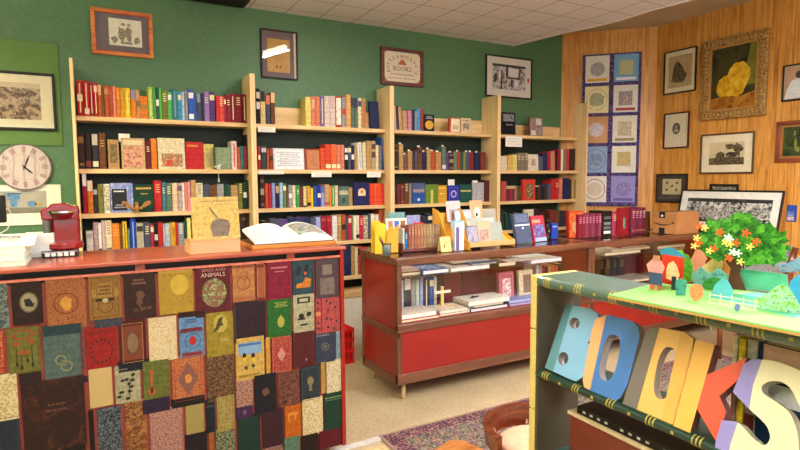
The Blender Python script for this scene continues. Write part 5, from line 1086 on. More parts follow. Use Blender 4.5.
cov(22, 455, 60, 480, '2a1c18'); cov(60.5, 447, 88, 480, '241614'); cov(-8, 456, 21, 480, '5a3a24'); cov(96, 461, 148, 480, '3a2a20'); cov(148.5, 463, 184, 480, '3a1c20'); cov(185, 466, 236, 480, '6a5a3a')
cov(-45, 286, -12.5, 330, '6a3a24'); cov(-40, 334, -8.5, 376, '2c4a3c'); cov(-40, 378, -8.5, 420, '7a5a34'); cov(-40, 422, -8.5, 462, '33203a')
print('covers', len([c for c in ct.children if c.name.startswith('book_cover')]))

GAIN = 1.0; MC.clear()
# things on the counter
ZK = 1.1485
o = thing('book_volume', 'x', 'book', (0, 0, 0)); bpy.data.objects.remove(o)
a, b = on(1, 2.74, 190, 256), on(1, 2.74, 241, 252)
w = b.x-a.x
o = MB().box(0, .006, 0, .17, 0, .062).box(0, w, 0, .17, 0, .003).box(0, w, 0, .17, .059, .062).build('book', mat('c89a68', .6, .1), None, (a.x, 2.74, ZK), bevel=.0015)
tag(o, 'very thick tan paged book lying flat on the red counter top', 'book')
MB().box(.004, w-.002, .002, .168, .003, .059).build('page_block', mat('c9a47a', .85, .15, 100, stretch=(1, 1, 40)), o)
w2 = on(1, 2.80, 239.5, 200).x-on(1, 2.80, 192, 200).x
o = book_face('yellow book with thistle drawing standing on the very thick tan book', w2, .208, .014, 'e0bd66', (on(1, 2.80, 192, 200).x, 2.80, ZK+.0628), .02, .16, 'R.09/b89a50 L.18,.82,.87,.93,1/a88c48 L.5,.78,.8,.84,1/a88c48', None)
draw(o, 'thistle_drawing', multi(['5a4a44', '8a7868', '4a4038'], 60), [[(w2*.42, .012), (w2*.74, .012), (w2*.8, .06), (w2*.76, .09), (w2*.6, .1), (w2*.42, .09), (w2*.36, .06)], [(w2*.36, .15), (w2*.38, .16), (w2*.56, .1), (w2*.54, .095)]], -.001)
MB().box(-.002, w2+.002, -.0035, -.0025, 0, .21).build('clear_sleeve', glass(.05), o)
# open book on board
a, b = on(1, 2.82, 252, 247), on(1, 2.82, 332, 241)
W = b.x-a.x
o = thing('open_book', 'open book with a colour plate, lying on the red counter top', 'book', (a.x, 2.79, ZK+.0245), .0)
def page(mb, x0, x1, h0, flip):
    n = 10; d0, d1 = 0, .27
    def prof(u): return h0+.028*math.sin(PI*(u**.8))*(1) + .006
    bot, top_ = [], []
    for i in range(n):
        u0, u1 = i/n, (i+1)/n
        X0, X1 = x0+(x1-x0)*u0, x0+(x1-x0)*u1
        z0 = prof(1-u0 if flip else u0); z1 = prof(1-u1 if flip else u1)
        mb.hexa([(X0, d0, 0), (X1, d0, 0), (X1, d1, .045), (X0, d1, .045)], [(X0, d0, z0), (X1, d0, z1), (X1, d1, z1+.045), (X0, d1, z0+.045)])
page_m = mat('e6e6e4', .6, .03)
q = MB(); page(q, .008, W*.52, .006, True); q.build('page_block', page_m, o)
q = MB(); page(q, W*.52, W-.008, .006, False); q.build('page_block', page_m, o)
def pz(u): return .006+.028*math.sin(PI*(u**.8))+.006
n = 8; q = MB(); xa, xb = W*.52, W-.008
for i in range(n):
    u0, u1 = .12+.8*i/n, .12+.8*(i+1)/n; X0, X1 = xa+(xb-xa)*u0, xa+(xb-xa)*u1
    q.hexa([(X0, .03, pz(u0)+.005), (X1, .03, pz(u1)+.005), (X1, .24, pz(u1)+.04), (X0, .24, pz(u0)+.04)], [(X0, .03, pz(u0)+.0065), (X1, .03, pz(u1)+.0065), (X1, .24, pz(u1)+.0415), (X0, .24, pz(u0)+.0415)])
q.build('colour_plate', multi(['8a9a98', 'c0c0b0', '5a7078', 'b89a80', 'a8b4b0'], 22, 4), o)
MB().box(0, W, -.004, .275, -.005, 0).build('cover_boards', mat('6a4a30'), o)
o = thing('book_board', 'orange brown wooden board under the open book', 'board', (a.x-.0, 2.78, ZK))
MB().hexa([(-.01, 0, 0), (W+.01, 0, 0), (W+.01, .3, 0), (-.01, .3, 0)], [(-.01, 0, .019), (W+.01, 0, .019), (W+.01, .3, .019), (-.01, .3, .019)]).build('board', wood('b06420', 'd98a36', None, .4, 'x'), o, bevel=.002)
# left end: leaning stack of prints, white box
X0, X1 = -.62, on(1, 2.78, 27.5, 265).x
for k, (dz, c, lb, dx) in enumerate(((0, 'd8dcc8', 'pale green folder at the bottom of the print stack, left counter end', 0), (.026, 'd4e0d8', 'thick mint portfolio in the print stack at left counter end', .006), (.052, 'e0dcc0', 'cream sheet pack on the mint portfolio, left counter end', .002))):
    flat_book(lb, X0, X1-dx, 2.74+.02*k, .24, ZK+dz, .0255, c, None, 'print stack on the counter', page='dfe4d4', name='portfolio')
o = tag(MB().box(0, .36, 0, .25, 0, .004).build('print', mat('e8e8e4', .4), None, (X0+.02, 2.79, ZK+.078), (.12, 0, .02)), 'white sheet with a grey engraving on top of the print stack', 'print')
MB().box(.17, .30, .04, .2, .004, .005).build('engraving', duo('8a8a88', 'd0d0cc', 'etch', 60), o)
tag(MB().box(0, .12, 0, .12, 0, .11).build('white_box', mat('dadad6', .4), None, (on(1, 3.02, 24, 250).x, 3.0, ZK), bevel=.004), 'plain white box between the print stack and the red coffee maker', 'box')
# coffee drawer and machine
X0, X1 = on(1, 2.98, 42, 256).x, on(1, 2.98, 78, 254).x
o = thing('pod_drawer', 'low black and white coffee pod drawer under the red coffee maker', 'drawer', (X0, 2.96, ZK))
w = X1-X0
MB().box(0, w, 0, .2, 0, .006).box(0, w, 0, .2, .026, .03).box(0, .006, 0, .2, .006, .026).box(w-.006, w, 0, .2, .006, .026).box(0, w, .19, .2, .006, .026).build('drawer_body', mat('2c2a2c', .3), o)
q = MB()
for i in range(5): q.box(.01+i*(w-.02)/5+.003, .01+(i+1)*(w-.02)/5-.003, -.002, .006, .007, .023)
q.build('pods', WHITE, o)
MB().box(.002, w-.002, -.004, 0, .024, .028).build('chrome_trim', mat('c8c8cc', .2, metal=1), o)
cx = (X0+X1)/2+.01
o = thing('coffee_maker', 'shiny red single cup coffee maker behind the counter', 'coffee maker', (cx, 2.98, ZK+.031)); o.scale = (1.05, 1, .93)
rd = mat('8a0c12', .18, .05, 8, coat=.8); rdd = mat('6a0a10', .3, .05)
HW = w*.5
MB().lathe([(.078, 0), (.082, .006), (.082, .03), (.074, .036)], (0, .085, 0), 28).build('drip_tray_base', rd, o, smooth=False, bevel=.002)
MB().box(-HW*.6, HW*.98, .07, .19, .0, .17).build('body', rd, o, bevel=.012)
MB().box(-HW*1.02, -HW*.62, .04, .17, .01, .16).build('water_tank', mat('5a5652', .15, .2, 10, coat=.5), o, bevel=.008)
MB().prism([(-HW*1.05, .15), (HW*.95, .15), (HW*1.0, .185), (HW*.9, .215), (HW*.45, .222), (HW*.3, .232), (-HW*.5, .232), (-HW*.65, .215), (-HW*1.1, .2)], .03, .19).build('head', rd, o, bevel=.012)
MB().lathe([(.028, .15), (.038, .155), (.046, .175), (.048, .19)], (HW*.05, .045, 0), 24).build('brew_spout', rdd, o, smooth=True)
MB().ring(0, 0, .058, .048, 0, .01, 28).build('chrome_band', mat('d8d8dc', .15, metal=1), o, (HW*.05, .04, .186), (PI/2, 0, 0))
# black lamp or phone at the frame's left edge
o = thing('black_device', 'black angular device with a curly cord at the left edge of the photo', 'device', (-.40, 2.96, ZK))
a = on(1, 2.96, 2, 213)
MB().box(-.12, .022, 0, .03, 0, .014).build('base', BLACK, o)
MB().box(-.03, .02, 0, .04, .014, .3).build('stem', BLACK, o, bevel=.006)
MB().box(-.02, .05, -.012, .02, .17, .29).build('head', BLACK, o, bevel=.006)
MB().tube([(.03, 0, .23), (.06, 0, .23), (.075, 0, .19), (.05, 0, .14), (.02, 0, .12)], .0025).build('cord', mat('c8c8c0', .4), o)

# crate between counter and case
a = on(2, 0, 356, 361)
t = thing('milk_crate', 'bright red plastic milk crate on the floor between counter and display case', 'crate', (1.47, 4.03, 0), .05)
q = MB(); cw, cdp, chh = .33, .33, .29
for z in (0, .09, .18, .262): q.box(0, cw, 0, .012, z, z+.028).box(0, cw, cdp-.012, cdp, z, z+.028).box(0, .012, .012, cdp-.012, z, z+.028).box(cw-.012, cw, .012, cdp-.012, z, z+.028)
for i in range(8):
    u = i*(cw-.012)/7; q.box(u, u+.012, .002, .01, 0, chh).box(u, u+.012, cdp-.01, cdp-.002, 0, chh).box(.002, .01, u, u+.012, 0, chh).box(cw-.01, cw-.002, u, u+.012, 0, chh)
rc = mat('d8201a', .35); q.build('crate_wall', rc, t); MB().box(.012, cw-.012, .012, cdp-.012, 0, .008).build('crate_floor', rc, t)
MB().box(.012, cw-.012, .014, .02, .01, .26).box(cw-.02, cw-.014, .014, cdp-.014, .01, .26).build('inner_liner', mat('b81a16', .5), t)
tag(MB().box(0, .1, 0, .06, 0, .09).build('black_box', BLACK, None, (1.78, 4.4, .29) , bevel=.004), 'small black box beside the white base panel behind the red crate', 'box')
bpy.data.objects.remove(bpy.data.objects['black_box'])

# rug and mats
a = on(2, 0, 378, 437)
t = thing('rug', 'dark red and navy patterned oriental rug on the speckled floor', 'rug', (1.379, 2.78, 0))
W_, H_ = 3.2, 2.2
MB().box(0, W_, -H_, 0, .0005, .008).build('rug_binding', mat('8f7568', .9), t)
MB().box(.02, W_-.02, -H_+.02, -.02, .008, .0095).build('rug_border', mosaic(['4a2430', '5a2c3c', '3a2030', '8a5a54', '5a3040', '2a2234', '9a7468'], 110), t)
MB().box(.11, W_-.11, -H_+.11, -.11, .0095, .0105).build('rug_field', rug_mat(), t)
a = on(2, 0, 340, 449)
struct('trim_3', MB().box(-.6, 1.375, -.035, 0, 0, .012), mat('c4c2bd', .5), loc=(0, 2.72, 0), rot=(0, 0, .035))
t = thing('floor_mat', 'tan patterned floor mat beside the corner of the oriental rug', 'mat', (1.02, 2.66, 0), .03)
MB().box(0, .33, -.9, 0, .0005, .008).build('mat_border', mat('c8a878', .9), t)
MB().box(.03, .30, -.87, -.03, .008, .009).build('mat_field', duo('b8905a', 'd8b684', 'marble', 12, .9), t)

CHX, CHY = 1.735, 1.885
# wooden armchair (partly in frame) beside the letter bookcase
ch = thing('wooden_armchair', 'brown curved back wooden chair with a pale pink cushion beside the rug', 'chair', (CHX, CHY, .0108), 0)
cw_ = wood('3a1206', '682a10', '8f4a1e', .3, 'x', 1, .4)
def arc3(r, z, a0, a1, n, sq=.9): return [(r*math.cos(a0+(a1-a0)*i/n), r*sq*math.sin(a0+(a1-a0)*i/n), z) for i in range(n+1)]
bpts = []
q = MB(); n = 22
for i in range(n):
    for (A, Bn) in ((i, i+1),):
        a0, a1 = math.radians(-10+200*A/n), math.radians(-10+200*Bn/n)
        R0, R1 = .20, .225
        def pp(a, r, z): return (r*math.cos(a), r*.85*math.sin(a), z)
        zt0 = .345+.02*max(0, math.sin(a0)); zt1 = .345+.02*max(0, math.sin(a1)); zb0 = .27-.01*max(0, math.sin(a0)); zb1 = .27-.01*max(0, math.sin(a1))
        q.hexa([pp(a0, R0, zb0), pp(a0, R1, zb0), pp(a1, R1, zb1), pp(a1, R0, zb1)], [pp(a0, R0, zt0), pp(a0, R1+.012, zt0), pp(a1, R1+.012, zt1), pp(a1, R0, zt1)])
bmesh.ops.remove_doubles(q.bm, verts=q.bm.verts, dist=1e-5)
q.build('curved_back', cw_, ch)
MB().disc(0, 0, .19, .16, .22, .245, 30, 'z').build('seat', cw_, ch, bevel=.008)
MB().ball((0, 0, .265), (.17, .14, .035), 3).build('cushion', mat('d8a486', .8, .08), ch, smooth=True)
for a in (45, 135, 225, 315):
    a = math.radians(a); MB().tube([(.15*math.cos(a), .13*math.sin(a), .225), (.18*math.cos(a), .16*math.sin(a), 0)], [.02, .014], 10).build('leg', cw_, ch, smooth=True)
for a in (-5, 30, 60, 120, 150, 185):
    a = math.radians(a); MB().tube([(.18*math.cos(a), .15*math.sin(a), .235), (.212*math.cos(a), .18*math.sin(a), .29)], .012, 8).build('spindle', cw_, ch, smooth=True)

a = on(2, .33, 455, 445)
t = thing('wooden_stool', 'low light tan wooden stool top beside the brown curved chair', 'stool', (a.x-.10, a.y-.09, .0108), .25)
MB().prism([(-.16, -.14), (.16, -.14), (.17, .05), (.13, .10), (0, .085), (-.16, .05)], .30, .33, 'z').build('seat', wood('8a4c20', 'b87438', 'cc8e50', .4, 'x'), t, bevel=.008)
for x, y in ((-.13, -.1), (.13, -.1), (-.13, .02), (.12, .05)): MB().tube([(x, y, .3), (x*1.1, y*1.1, 0)], [.018, .013], 10).build('leg', wood('b8743a', 'd89a5a'), t, smooth=True)

# ------------------------------------------------------------------ letter bookcase at the right
BX, BY = 1.5, 1.645
t = thing('letter_bookcase', 'green bookcase built like giant gilt banded books, open backed, at the right', 'bookcase', (BX, BY, 0), RIGHT_ROT)
gcov = mat('4f6558', .35, .1, 15, coat=.2); gdk = mat('1f3a30', .3, .1, 15, coat=.3); gin = mat('4a4334', .5, .15, 6); cre = mat('d3bd6e', .7, .12, 80, stretch=(1, 40, 1))
LN, DP = 1.6, .235
for z0, z1 in ((0.06, .39), (.395, .572), (.577, .9), (.905, 1.118)):
    MB().box(0, .032, 0.0, DP, z0, z1).build('cream_page_edge', cre, t, bevel=.004)
MB().box(.032, .045, .004, DP-.004, .06, 1.08).build('inner_side', gin, t)
MB().box(LN, LN+.04, 0.0, DP, .06, 1.118).build('end_panel', gcov, t, bevel=.004)
def fat_board(z0, z1, m, nm):
    n = 8; h = z1-z0; pts = [(DP, z0), (DP, z1)]
    pts += [(.02-.02*math.sin(PI*i/n), z1-h*(.5-.5*math.cos(PI*i/n))) for i in range(n+1)]
    o = MB().prism(pts, .034, LN, 'x').build(nm, m, t, smooth=False)
    return o
def bands(z0, z1, xs, m, par, y=-.0008):
    h = z1-z0; n = 8
    for x in xs:
        q = MB()
        for k in range(3):
            for i in range(n):
                a, b = PI*i/n, PI*(i+1)/n
                P = lambda an, off: (.02-(.02+off)*math.sin(an), (z0+z1)/2+(h/2+off)*math.cos(an))
                (y1, c1), (y2, c2), (y3, c3), (y4, c4) = P(a, 0), P(b, 0), P(b, .0012), P(a, .0012)
                xx = x+k*.0125
                q.hexa([(xx, y1, c1), (xx, y2, c2), (xx, y3, c3), (xx, y4, c4)], [(xx+.0045, y1, c1), (xx+.0045, y2, c2), (xx+.0045, y3, c3), (xx+.0045, y4, c4)])
        q.build('gilt_bands', m, par)
    for a, b in zip(xs, xs[1:]): MB().box((a+b)/2+.012, (a+b)/2+.022, -.0012, .002, (z0+z1)/2-.005, (z0+z1)/2+.005).build('gilt_dot', m, par)
gp = mat('b8a850', .4, .15, metal=.3)
xs = [.07+.155*i for i in range(10)]
b1 = fat_board(1.076, 1.118, gcov, 'top_board'); bands(1.076, 1.118, xs, gp, b1)
b2 = fat_board(.712, .744, gdk, 'shelf'); bands(.712, .744, xs, gp, b2)
b3 = fat_board(.36, .39, gdk, 'shelf'); bands(.36, .39, xs, gp, b3)
fat_board(.06, .1, gdk, 'bottom_board')
MB().box(0, LN, .02, DP-.02, .0108, .06).build('plinth', gdk, t)

# book letters: each is a book cut to the shape of a letter
TL = .4; PZ0 = .7455; PX0 = 1.522
nrm = Vector((1, 0, -TL)).normalized(); p0 = Vector((PX0, 0, PZ0)); upv = Vector((TL, 0, 1)).normalized()
def LP(px, py, off=0):
    P = on_plane(p0-nrm*off, nrm, px, py); d = P-(p0-nrm*off)
    return (-d.y, d.dot(upv))
def letter(ch_, label, outline, holes, cover, strip=None, strip_c=None, thick=.036, off=0, pages='8a8078', extra=None):
    OL = [LP(*q, off) for q in outline]; HO = [[LP(*q, off) for q in hl] for hl in holes]
    u0 = min(p[0] for p in OL); v0 = min(p[1] for p in OL)
    base = p0-nrm*off
    W = base + Vector((0, -u0, 0)) + upv*v0
    rootrot = Matrix(((0, nrm.x, upv.x), (-1, nrm.y, upv.y), (0, nrm.z, upv.z)))
    e = rootrot.to_euler()
    o = thing('letter_book', label, 'letter', W, rot=e, group='letters spelling BOOKS cut from books')
    def solid(nm, outl, hls, y0, y1, m, smooth=False):
        cu = bpy.data.curves.new('c', 'CURVE'); cu.dimensions = '2D'; cu.fill_mode = 'BOTH'
        for pl in [outl]+hls:
            s = cu.splines.new('POLY'); s.points.add(len(pl)-1)
            for i, (a, b) in enumerate(pl): s.points[i].co = (a-u0, b-v0, 0, 1)
            s.use_cyclic_u = True
        cu.extrude = (y1-y0)/2
        tmp = bpy.data.objects.new('c', cu); col.objects.link(tmp)
        me = bpy.data.meshes.new_from_object(tmp.evaluated_get(bpy.context.evaluated_depsgraph_get())); bpy.data.objects.remove(tmp)
        yc = (y0+y1)/2
        for v_ in me.vertices: x, y, z = v_.co; v_.co = (x, yc-z, y)
        me.materials.clear(); me.materials.append(m)
        r = bpy.data.objects.new(nm, me); col.objects.link(r); r.parent = o; return r
    solid('page_block', OL, HO, .003, thick-.003, mat(pages, .8, .25, 60, stretch=(1, 30, 1)))
    solid('front_cover', OL, HO, 0, .003, mat(cover, .45, .06, 8))
    solid('back_cover', OL, HO, thick-.003, thick, mat(cover, .45, .06, 8))
    if strip: solid('spine_strip', [LP(*q, off) for q in strip], [], -.0012, 0, mat(strip_c, .45, .06, 8))
    for k, (pl, c) in enumerate(extra or []): solid('colour_patch', [LP(*q, off) for q in pl], [], -.0014, 0, mat(c, .45, .06, 8))
    return o
def ell(cx, cy, rx, ry, sk=0, n=20, p=2.0):
    out = []
    for i in range(n):
        a = 2*PI*i/n; c_, s_ = math.cos(a), math.sin(a)
        x = rx*math.copysign(abs(c_)**(2/p), c_); y = ry*math.copysign(abs(s_)**(2/p), s_); out.append((cx+x-sk*y, cy+y+.25*x))
    return out
letter('B', 'light blue letter B, first of the letters spelling BOOKS',
 [(545, 367.6), (566, 304), (590, 308.5), (597, 313), (599.5, 321), (598, 330), (593, 337.5), (587.5, 342), (591, 348), (590.5, 358), (587, 369), (582, 377.5), (575.5, 381.5), (568, 378.5)],
 [ell(574.5, 323, 5, 5.5, .2), ell(563, 358.5, 5.2, 6.5, .2)], '7fb0d4', [(545, 367.6), (566, 304), (572.5, 305.3), (553, 371.8)], '5c8a94')
letter('O', 'blue letter O with a peach spine strip, second letter of BOOKS',
 [(583, 379), (592, 330), (596, 319), (607, 314.6), (622, 318), (632, 321), (638, 327), (639.5, 337), (627, 385), (620, 398), (611, 402.5), (598, 396), (584, 387)],
 [ell(609.5, 357.5, 8.5, 23, .22, 24, 2.6)], '3f72b4', [(583, 379), (592, 330), (596, 319), (606.5, 315), (602, 335), (590, 390), (584, 387)], 'e8a872', off=.004)
letter('O', 'yellow letter O, tall and narrow, third letter of BOOKS',
 [(622, 405), (646, 332), (651, 328.5), (659.6, 327.5), (684, 332), (694, 339), (692, 352), (672, 428), (668, 431), (652, 422)],
 [ell(665, 373, 9.5, 26, .2, 24, 2.6)], 'e6b060', [(681, 331.5), (694, 339), (670, 431), (660, 426)], 'dca650', off=.0, extra=[([(622, 405), (646, 332), (651, 328.5), (659.6, 327.5), (636, 412)], '6e6660')])
letter('K', 'letter K with yellow stem and orange red arms, beside the letter S',
 [(672, 431), (696, 339.6), (715, 344.6), (706.5, 375), (747, 357.5), (738, 380), (719, 396), (726, 412), (716, 441.5), (696, 407), (689, 437)],
 [], 'd8523a', [(672, 431), (696, 339.6), (715, 344.6), (689, 437)], 'e8ac50', off=.004, pages='8a5a58')
S_out = [(744, 364), (752, 359), (772, 360), (790, 366), (812, 377), (828, 395), (828, 420), (810, 422), (800, 407), (791, 388), (781, 381), (768, 381), (761, 386), (762, 393), (775, 401), (790, 412), (797, 430), (799, 450), (796, 475), (780, 492), (752, 488), (730, 474), (714, 455), (716, 441), (722, 420), (739, 422), (752, 438), (765, 447), (771, 438), (767, 425), (747, 407), (733, 392), (738, 380)]
def chaikin(p):
    o_ = []
    for a, b in zip(p, p[1:]+p[:1]): o_ += [(a[0]*.8+b[0]*.2, a[1]*.8+b[1]*.2), (a[0]*.2+b[0]*.8, a[1]*.2+b[1]*.8)]
    return o_
S_out = chaikin(chaikin(S_out))
letter('S', 'large cream letter S with violet spine strip, last letter of BOOKS', S_out, [], 'dcd2ac',
 [(744, 364), (752, 359.2), (762, 359.6), (753, 385), (749, 409), (733, 392), (738, 380)], '8a80bc', off=.012, extra=[([(714, 455), (716, 441), (722, 420), (738, 421.8), (730, 445), (726, 470)], '8a80bc')], pages='a8a090')
# loose things on that bookcase
def near_book(lb, px0, px1, pyt, X, z, colr, deco='', depth=.08, g='books behind the letters'):
    a, b = on(0, X, px0, pyt), on(0, X, px1, pyt)
    return book_spine(lb, a.y-b.y, a.z-z, depth, colr, (X, a.y, z), RIGHT_ROT, 0, deco, g)
near_book('slim cream book standing behind the letter S, nearest the letter K', 733, 738, 335, 1.645, .7455, 'e0d4b0')
near_book('yellow book standing behind the letter S', 738.5, 746, 338, 1.645, .7455, 'e0c02e', 't')
near_book('white and brown book standing behind the letter S, beside the yellow one', 747, 758, 339, 1.645, .7455, 'b8b0a4', 'l6a2a20 m6a2a20')
a = on(0, 1.64, 759, 345); b = on(0, 1.64, 830, 345)
near_book('wide navy book with pale pink stripe and white letters behind the letter S', 759, 830, 342, 1.645, .7455, '1f3a5c', 'Td8a890 me0e0e0')
# contents of the lower bay
a = on(0, 1.56, 568, 411); 
o = thing('wooden_box', 'red brown wooden box with a pale rim on the lower shelf of the letter bookcase', 'box', (1.57, a.y, .39), RIGHT_ROT)
hb = a.z-.39
MB().box(0, .75, 0, .15, 0, hb-.014).build('box_body', wood('4a1c10', '6e2c1c', None, .4, 'x'), o, bevel=.003)
MB().box(-.008, .758, -.006, .156, hb-.014, hb).build('pale_rim', mat('c8b48c', .6), o, bevel=.002)
z0 = .39+hb+.0005
o = tag(MB().box(0, .6, 0, .13, 0, .03).build('black_folder', BLACK, None, (1.575, a.y-.03, z0), (0, 0, RIGHT_ROT), bevel=.002), 'long black ledger with white spine lettering on the wooden box', 'ledger')
q = MB()
for k in range(16):
    if k % 5 != 4: MB().box(.03+.034*k, .03+.034*k+.013, -.001, .0, .011, .019).build('spine_mark', mat('b8b8b8'), o)
for i in range(5): near_book('dark small book standing on the black ledger row, %s from the far end' % ordn(i+1), 0, 0, 0, 1, 0, '000000') if 0 else None

# pop-up book on top
ZP = 1.1185
def pt(px, py, z=ZP+.012): P = on(2, z, px, py); return (P.x, P.y)
t = thing('popup_book', 'open pop-up book with paper tree, barn figure and bright green farm base', 'pop-up book', (1.6, 1.0, ZP))
def loc(p): return (p[0]-1.6, p[1]-1.0)
tip = pt(607.5, 294.3); e1 = pt(800, 330); bk = pt(652, 281.5)
base = [loc(tip), loc((1.49, .40)), loc((1.87, .40)), loc((1.87, 1.12)), loc((1.73, 1.25))]
MB().prism(base, .0, .006, 'z').build('book_cover_board', mat('b88a4a', .6), t)
lg = mat('78b45a', .5, .06, 8)
MB().prism([(x*.985, y*.985) for x, y in base], .006, .011, 'z').build('green_page', lg, t)
MB().prism([loc((1.60, .75)), loc((1.84, .72)), loc((1.85, .98)), loc((1.66, 1.0))], .011, .0115, 'z').build('teal_field', mat('4fae8a', .5), t)
SC = 1.5
def stand(nm, px0, py0, m, shape, z=ZP+.0115, thick=.0025, rz=RIGHT_ROT+.45, label=None):
    """a paper cut-out standing on the page; shape in metres, x right and z up"""
    x, y = loc(pt(px0, py0, z)); return MB().prism([(a*SC, b*SC) for a, b in shape], 0, thick).build(nm, m, t, (x, y, z-ZP), (0, 0, rz))
# tree
lf = multi(['163f12', '245e1a', '3a8a24', '1f5016'], 60, 2); lf2 = multi(['2f7a1c', '4f9c2a', '74b83c'], 60, 5)  # darker crown green puts shading behind the lighter leaves
tx = (735, 289)
stand('tree_trunk', *tx, mat('5a3420', .7, .2), [(-.016, 0), (.02, 0), (.008, .035), (.012, .06), (.05, .10), (.045, .105), (.01, .075), (.006, .11), (-.006, .11), (-.008, .06), (-.03, .085), (-.034, .08), (-.01, .045)], thick=.006)
TS = 1.1
tb = loc(pt(735, 289, ZP+.0115))
rr = random.Random(3)
flowers_o, flowers_y, leaves = [], [], []
def crown(nm, cx, cz, rx, rz_, dy, rot, seed, box=False):
    cx, cz, rx, rz_ = cx*TS, cz*TS, rx*TS, rz_*TS
    r = random.Random(seed); q = MB()
    if box: q.prism([(cx-rx, cz-rz_), (cx+rx*.6, cz-rz_*.8), (cx+rx, cz), (cx+rx*.9, cz+rz_), (cx-rx*.9, cz+rz_)], 0, .002)
    else: q.prism(blob(cx, cz, rx, rz_, 26, .18, seed), 0, .002)
    q2 = MB()
    for i in range(150):
        a = r.random()*2*PI; d = math.sqrt(r.random()); x, z = cx+rx*.95*d*math.cos(a), cz+rz_*.95*d*math.sin(a); s = .014+.01*r.random(); an = r.random()*2*PI
        p = [(x+s*math.cos(an+k), z+s*w_*math.sin(an+k)) for k, w_ in ((0, 1), (1.2, .5), (PI, 1), (PI+1.2, .5))]
        yy = -.001-.004*r.random(); (q if i % 2 else q2).prism(p, yy, yy+.0008)
    q2.build('leaves', lf2, t, (tb[0]+dy, tb[1], .0115), (0, 0, rot))
    return q.build(nm, lf, t, (tb[0]+dy, tb[1], .0115), (0, 0, rot))
crown('tree_crown', -.035, .15, .055, .058, -.02, RIGHT_ROT+.75, 1, False)
crown('tree_crown', .055, .14, .075, .062, -.005, RIGHT_ROT+.2, 2)
crown('tree_crown', .0, .175, .05, .05, .01, RIGHT_ROT+.45, 3)
def flower(nm, u, z, s, m, dy):
    u, z, s = u*TS, z*TS, s*TS*1.3
    q = MB()
    for k in range(5): a = 2*PI*k/5; q.prism([(u+s*.25*math.cos(a-.6), z+s*.25*math.sin(a-.6)), (u+s*math.cos(a-.25), z+s*math.sin(a-.25)), (u+s*math.cos(a+.25), z+s*math.sin(a+.25)), (u+s*.25*math.cos(a+.6), z+s*.25*math.sin(a+.6))], 0, .001)
    q.disc(u, z, s*.45, s*.45, -.0005, .0012, 8)
    q.build(nm, m, t, (tb[0]+dy-.04, tb[1]+.01, .0115), (0, 0, RIGHT_ROT+.55))
fo, fy = mat('e05a20', .5), mat('f0d070', .5)
for u, z in ((-.055, .19), (-.006, .175), (.035, .145), (.085, .15), (.02, .10), (-.06, .14), (-.02, .125), (.06, .175)): flower('orange_blossom', u, z, .010, fo, -.03)
for u, z in ((-.045, .186), (.01, .145), (.022, .14), (.072, .136), (.05, .09), (-.065, .155), (-.03, .118), (-.07, .13)): flower('yellow_blossom', u, z, .0085, fy, -.031)
for u, z in ((.02, .155), (.03, .118), (.042, .115), (.015, .16)): flower('white_blossom', u, z, .009, mat('f0ece0', .5), -.0305)
# red sign board and paper figure
stand('red_board', 662, 285, mat('cc3418', .5), [(-.002, .005), (.045, .0), (.045, .068), (-.002, .072)], rz=RIGHT_ROT+.3)
stand('pale_animal', 662, 286.5, mat('e0b888', .5, .2, 80), [(.008, .02), (.03, .012), (.036, .03), (.03, .05), (.022, .06), (.012, .054), (.008, .04)], rz=RIGHT_ROT+.3)
stand('paper_man', 655, 290, mat('3a4a6a', .5, .15, 80), [(-.014, .012), (.014, .01), (.014, .038), (-.014, .04)], rz=RIGHT_ROT+.3)
stand('pink_shirt', 655, 290, mat('e08a88', .5, .1), [(-.015, .038), (.014, .038), (.018, .052), (.01, .066), (-.008, .068), (-.02, .055)], rz=RIGHT_ROT+.3, thick=.003)
stand('man_head', 655, 290.2, mat('c0805a', .5), [(-.007, .066), (.007, .066), (.008, .08), (-.006, .082)], rz=RIGHT_ROT+.3, thick=.003)
stand('man_hat', 655, 290.4, mat('3a2418', .5), [(-.011, .079), (.01, .078), (.006, .088), (-.006, .088)], rz=RIGHT_ROT+.3, thick=.003)
stand('man_legs', 655, 290, mat('c8543a', .5), [(-.011, 0), (-.003, 0), (-.001, .012), (.003, .012), (.005, 0), (.011, 0), (.012, .012), (-.012, .012)], rz=RIGHT_ROT+.3)
stand('teal_roof', 662, 284, mat('2f8aa0', .5), [(-.015, .068), (-.004, .082), (.014, .088), (.036, .078), (.05, .066), (.02, .066)], rz=RIGHT_ROT+.3)
stand('green_bush', 680, 283, lf2, blob(.004, .034, .028, .042, 16, .25, 5), rz=RIGHT_ROT+.3)
stand('green_arch', 672, 279, mat('6ab030', .5), [(0, .03), (.0, .066), (.02, .075), (.03, .05), (.03, 0), (.02, 0), (.02, .045)], rz=RIGHT_ROT+.3)
stand('dark_door', 674, 290, mat('20302a', .5), [(-.006, 0), (.004, 0), (.004, .03), (-.006, .03)], rz=RIGHT_ROT+.3)
stand('teal_plant', 680, 295, multi(['2a6a70', '4a9a90', '1e4a50'], 90), [(-.008, 0), (.01, 0), (.012, .03), (0, .036), (-.01, .028)], rz=RIGHT_ROT+.3)
stand('orange_hedge', 696, 301, multi(['b86a3a', 'd89060', 'a85030'], 120), blob(0, .018, .015, .02, 12, .2, 6), rz=RIGHT_ROT+.3)
stand('pink_house', 697, 281, mat('e08a70', .5), [(-.03, .0), (.012, .0), (.016, .05), (.02, .055), (.006, .078), (-.006, .074), (-.012, .058), (-.028, .03)], rz=RIGHT_ROT+.3)
stand('yellow_house', 705, 282, mat('e8c07a', .5, .15, 60), [(-.02, 0), (.03, .0), (.036, .05), (.024, .068), (.006, .05), (-.012, .03)], rz=RIGHT_ROT+.3)
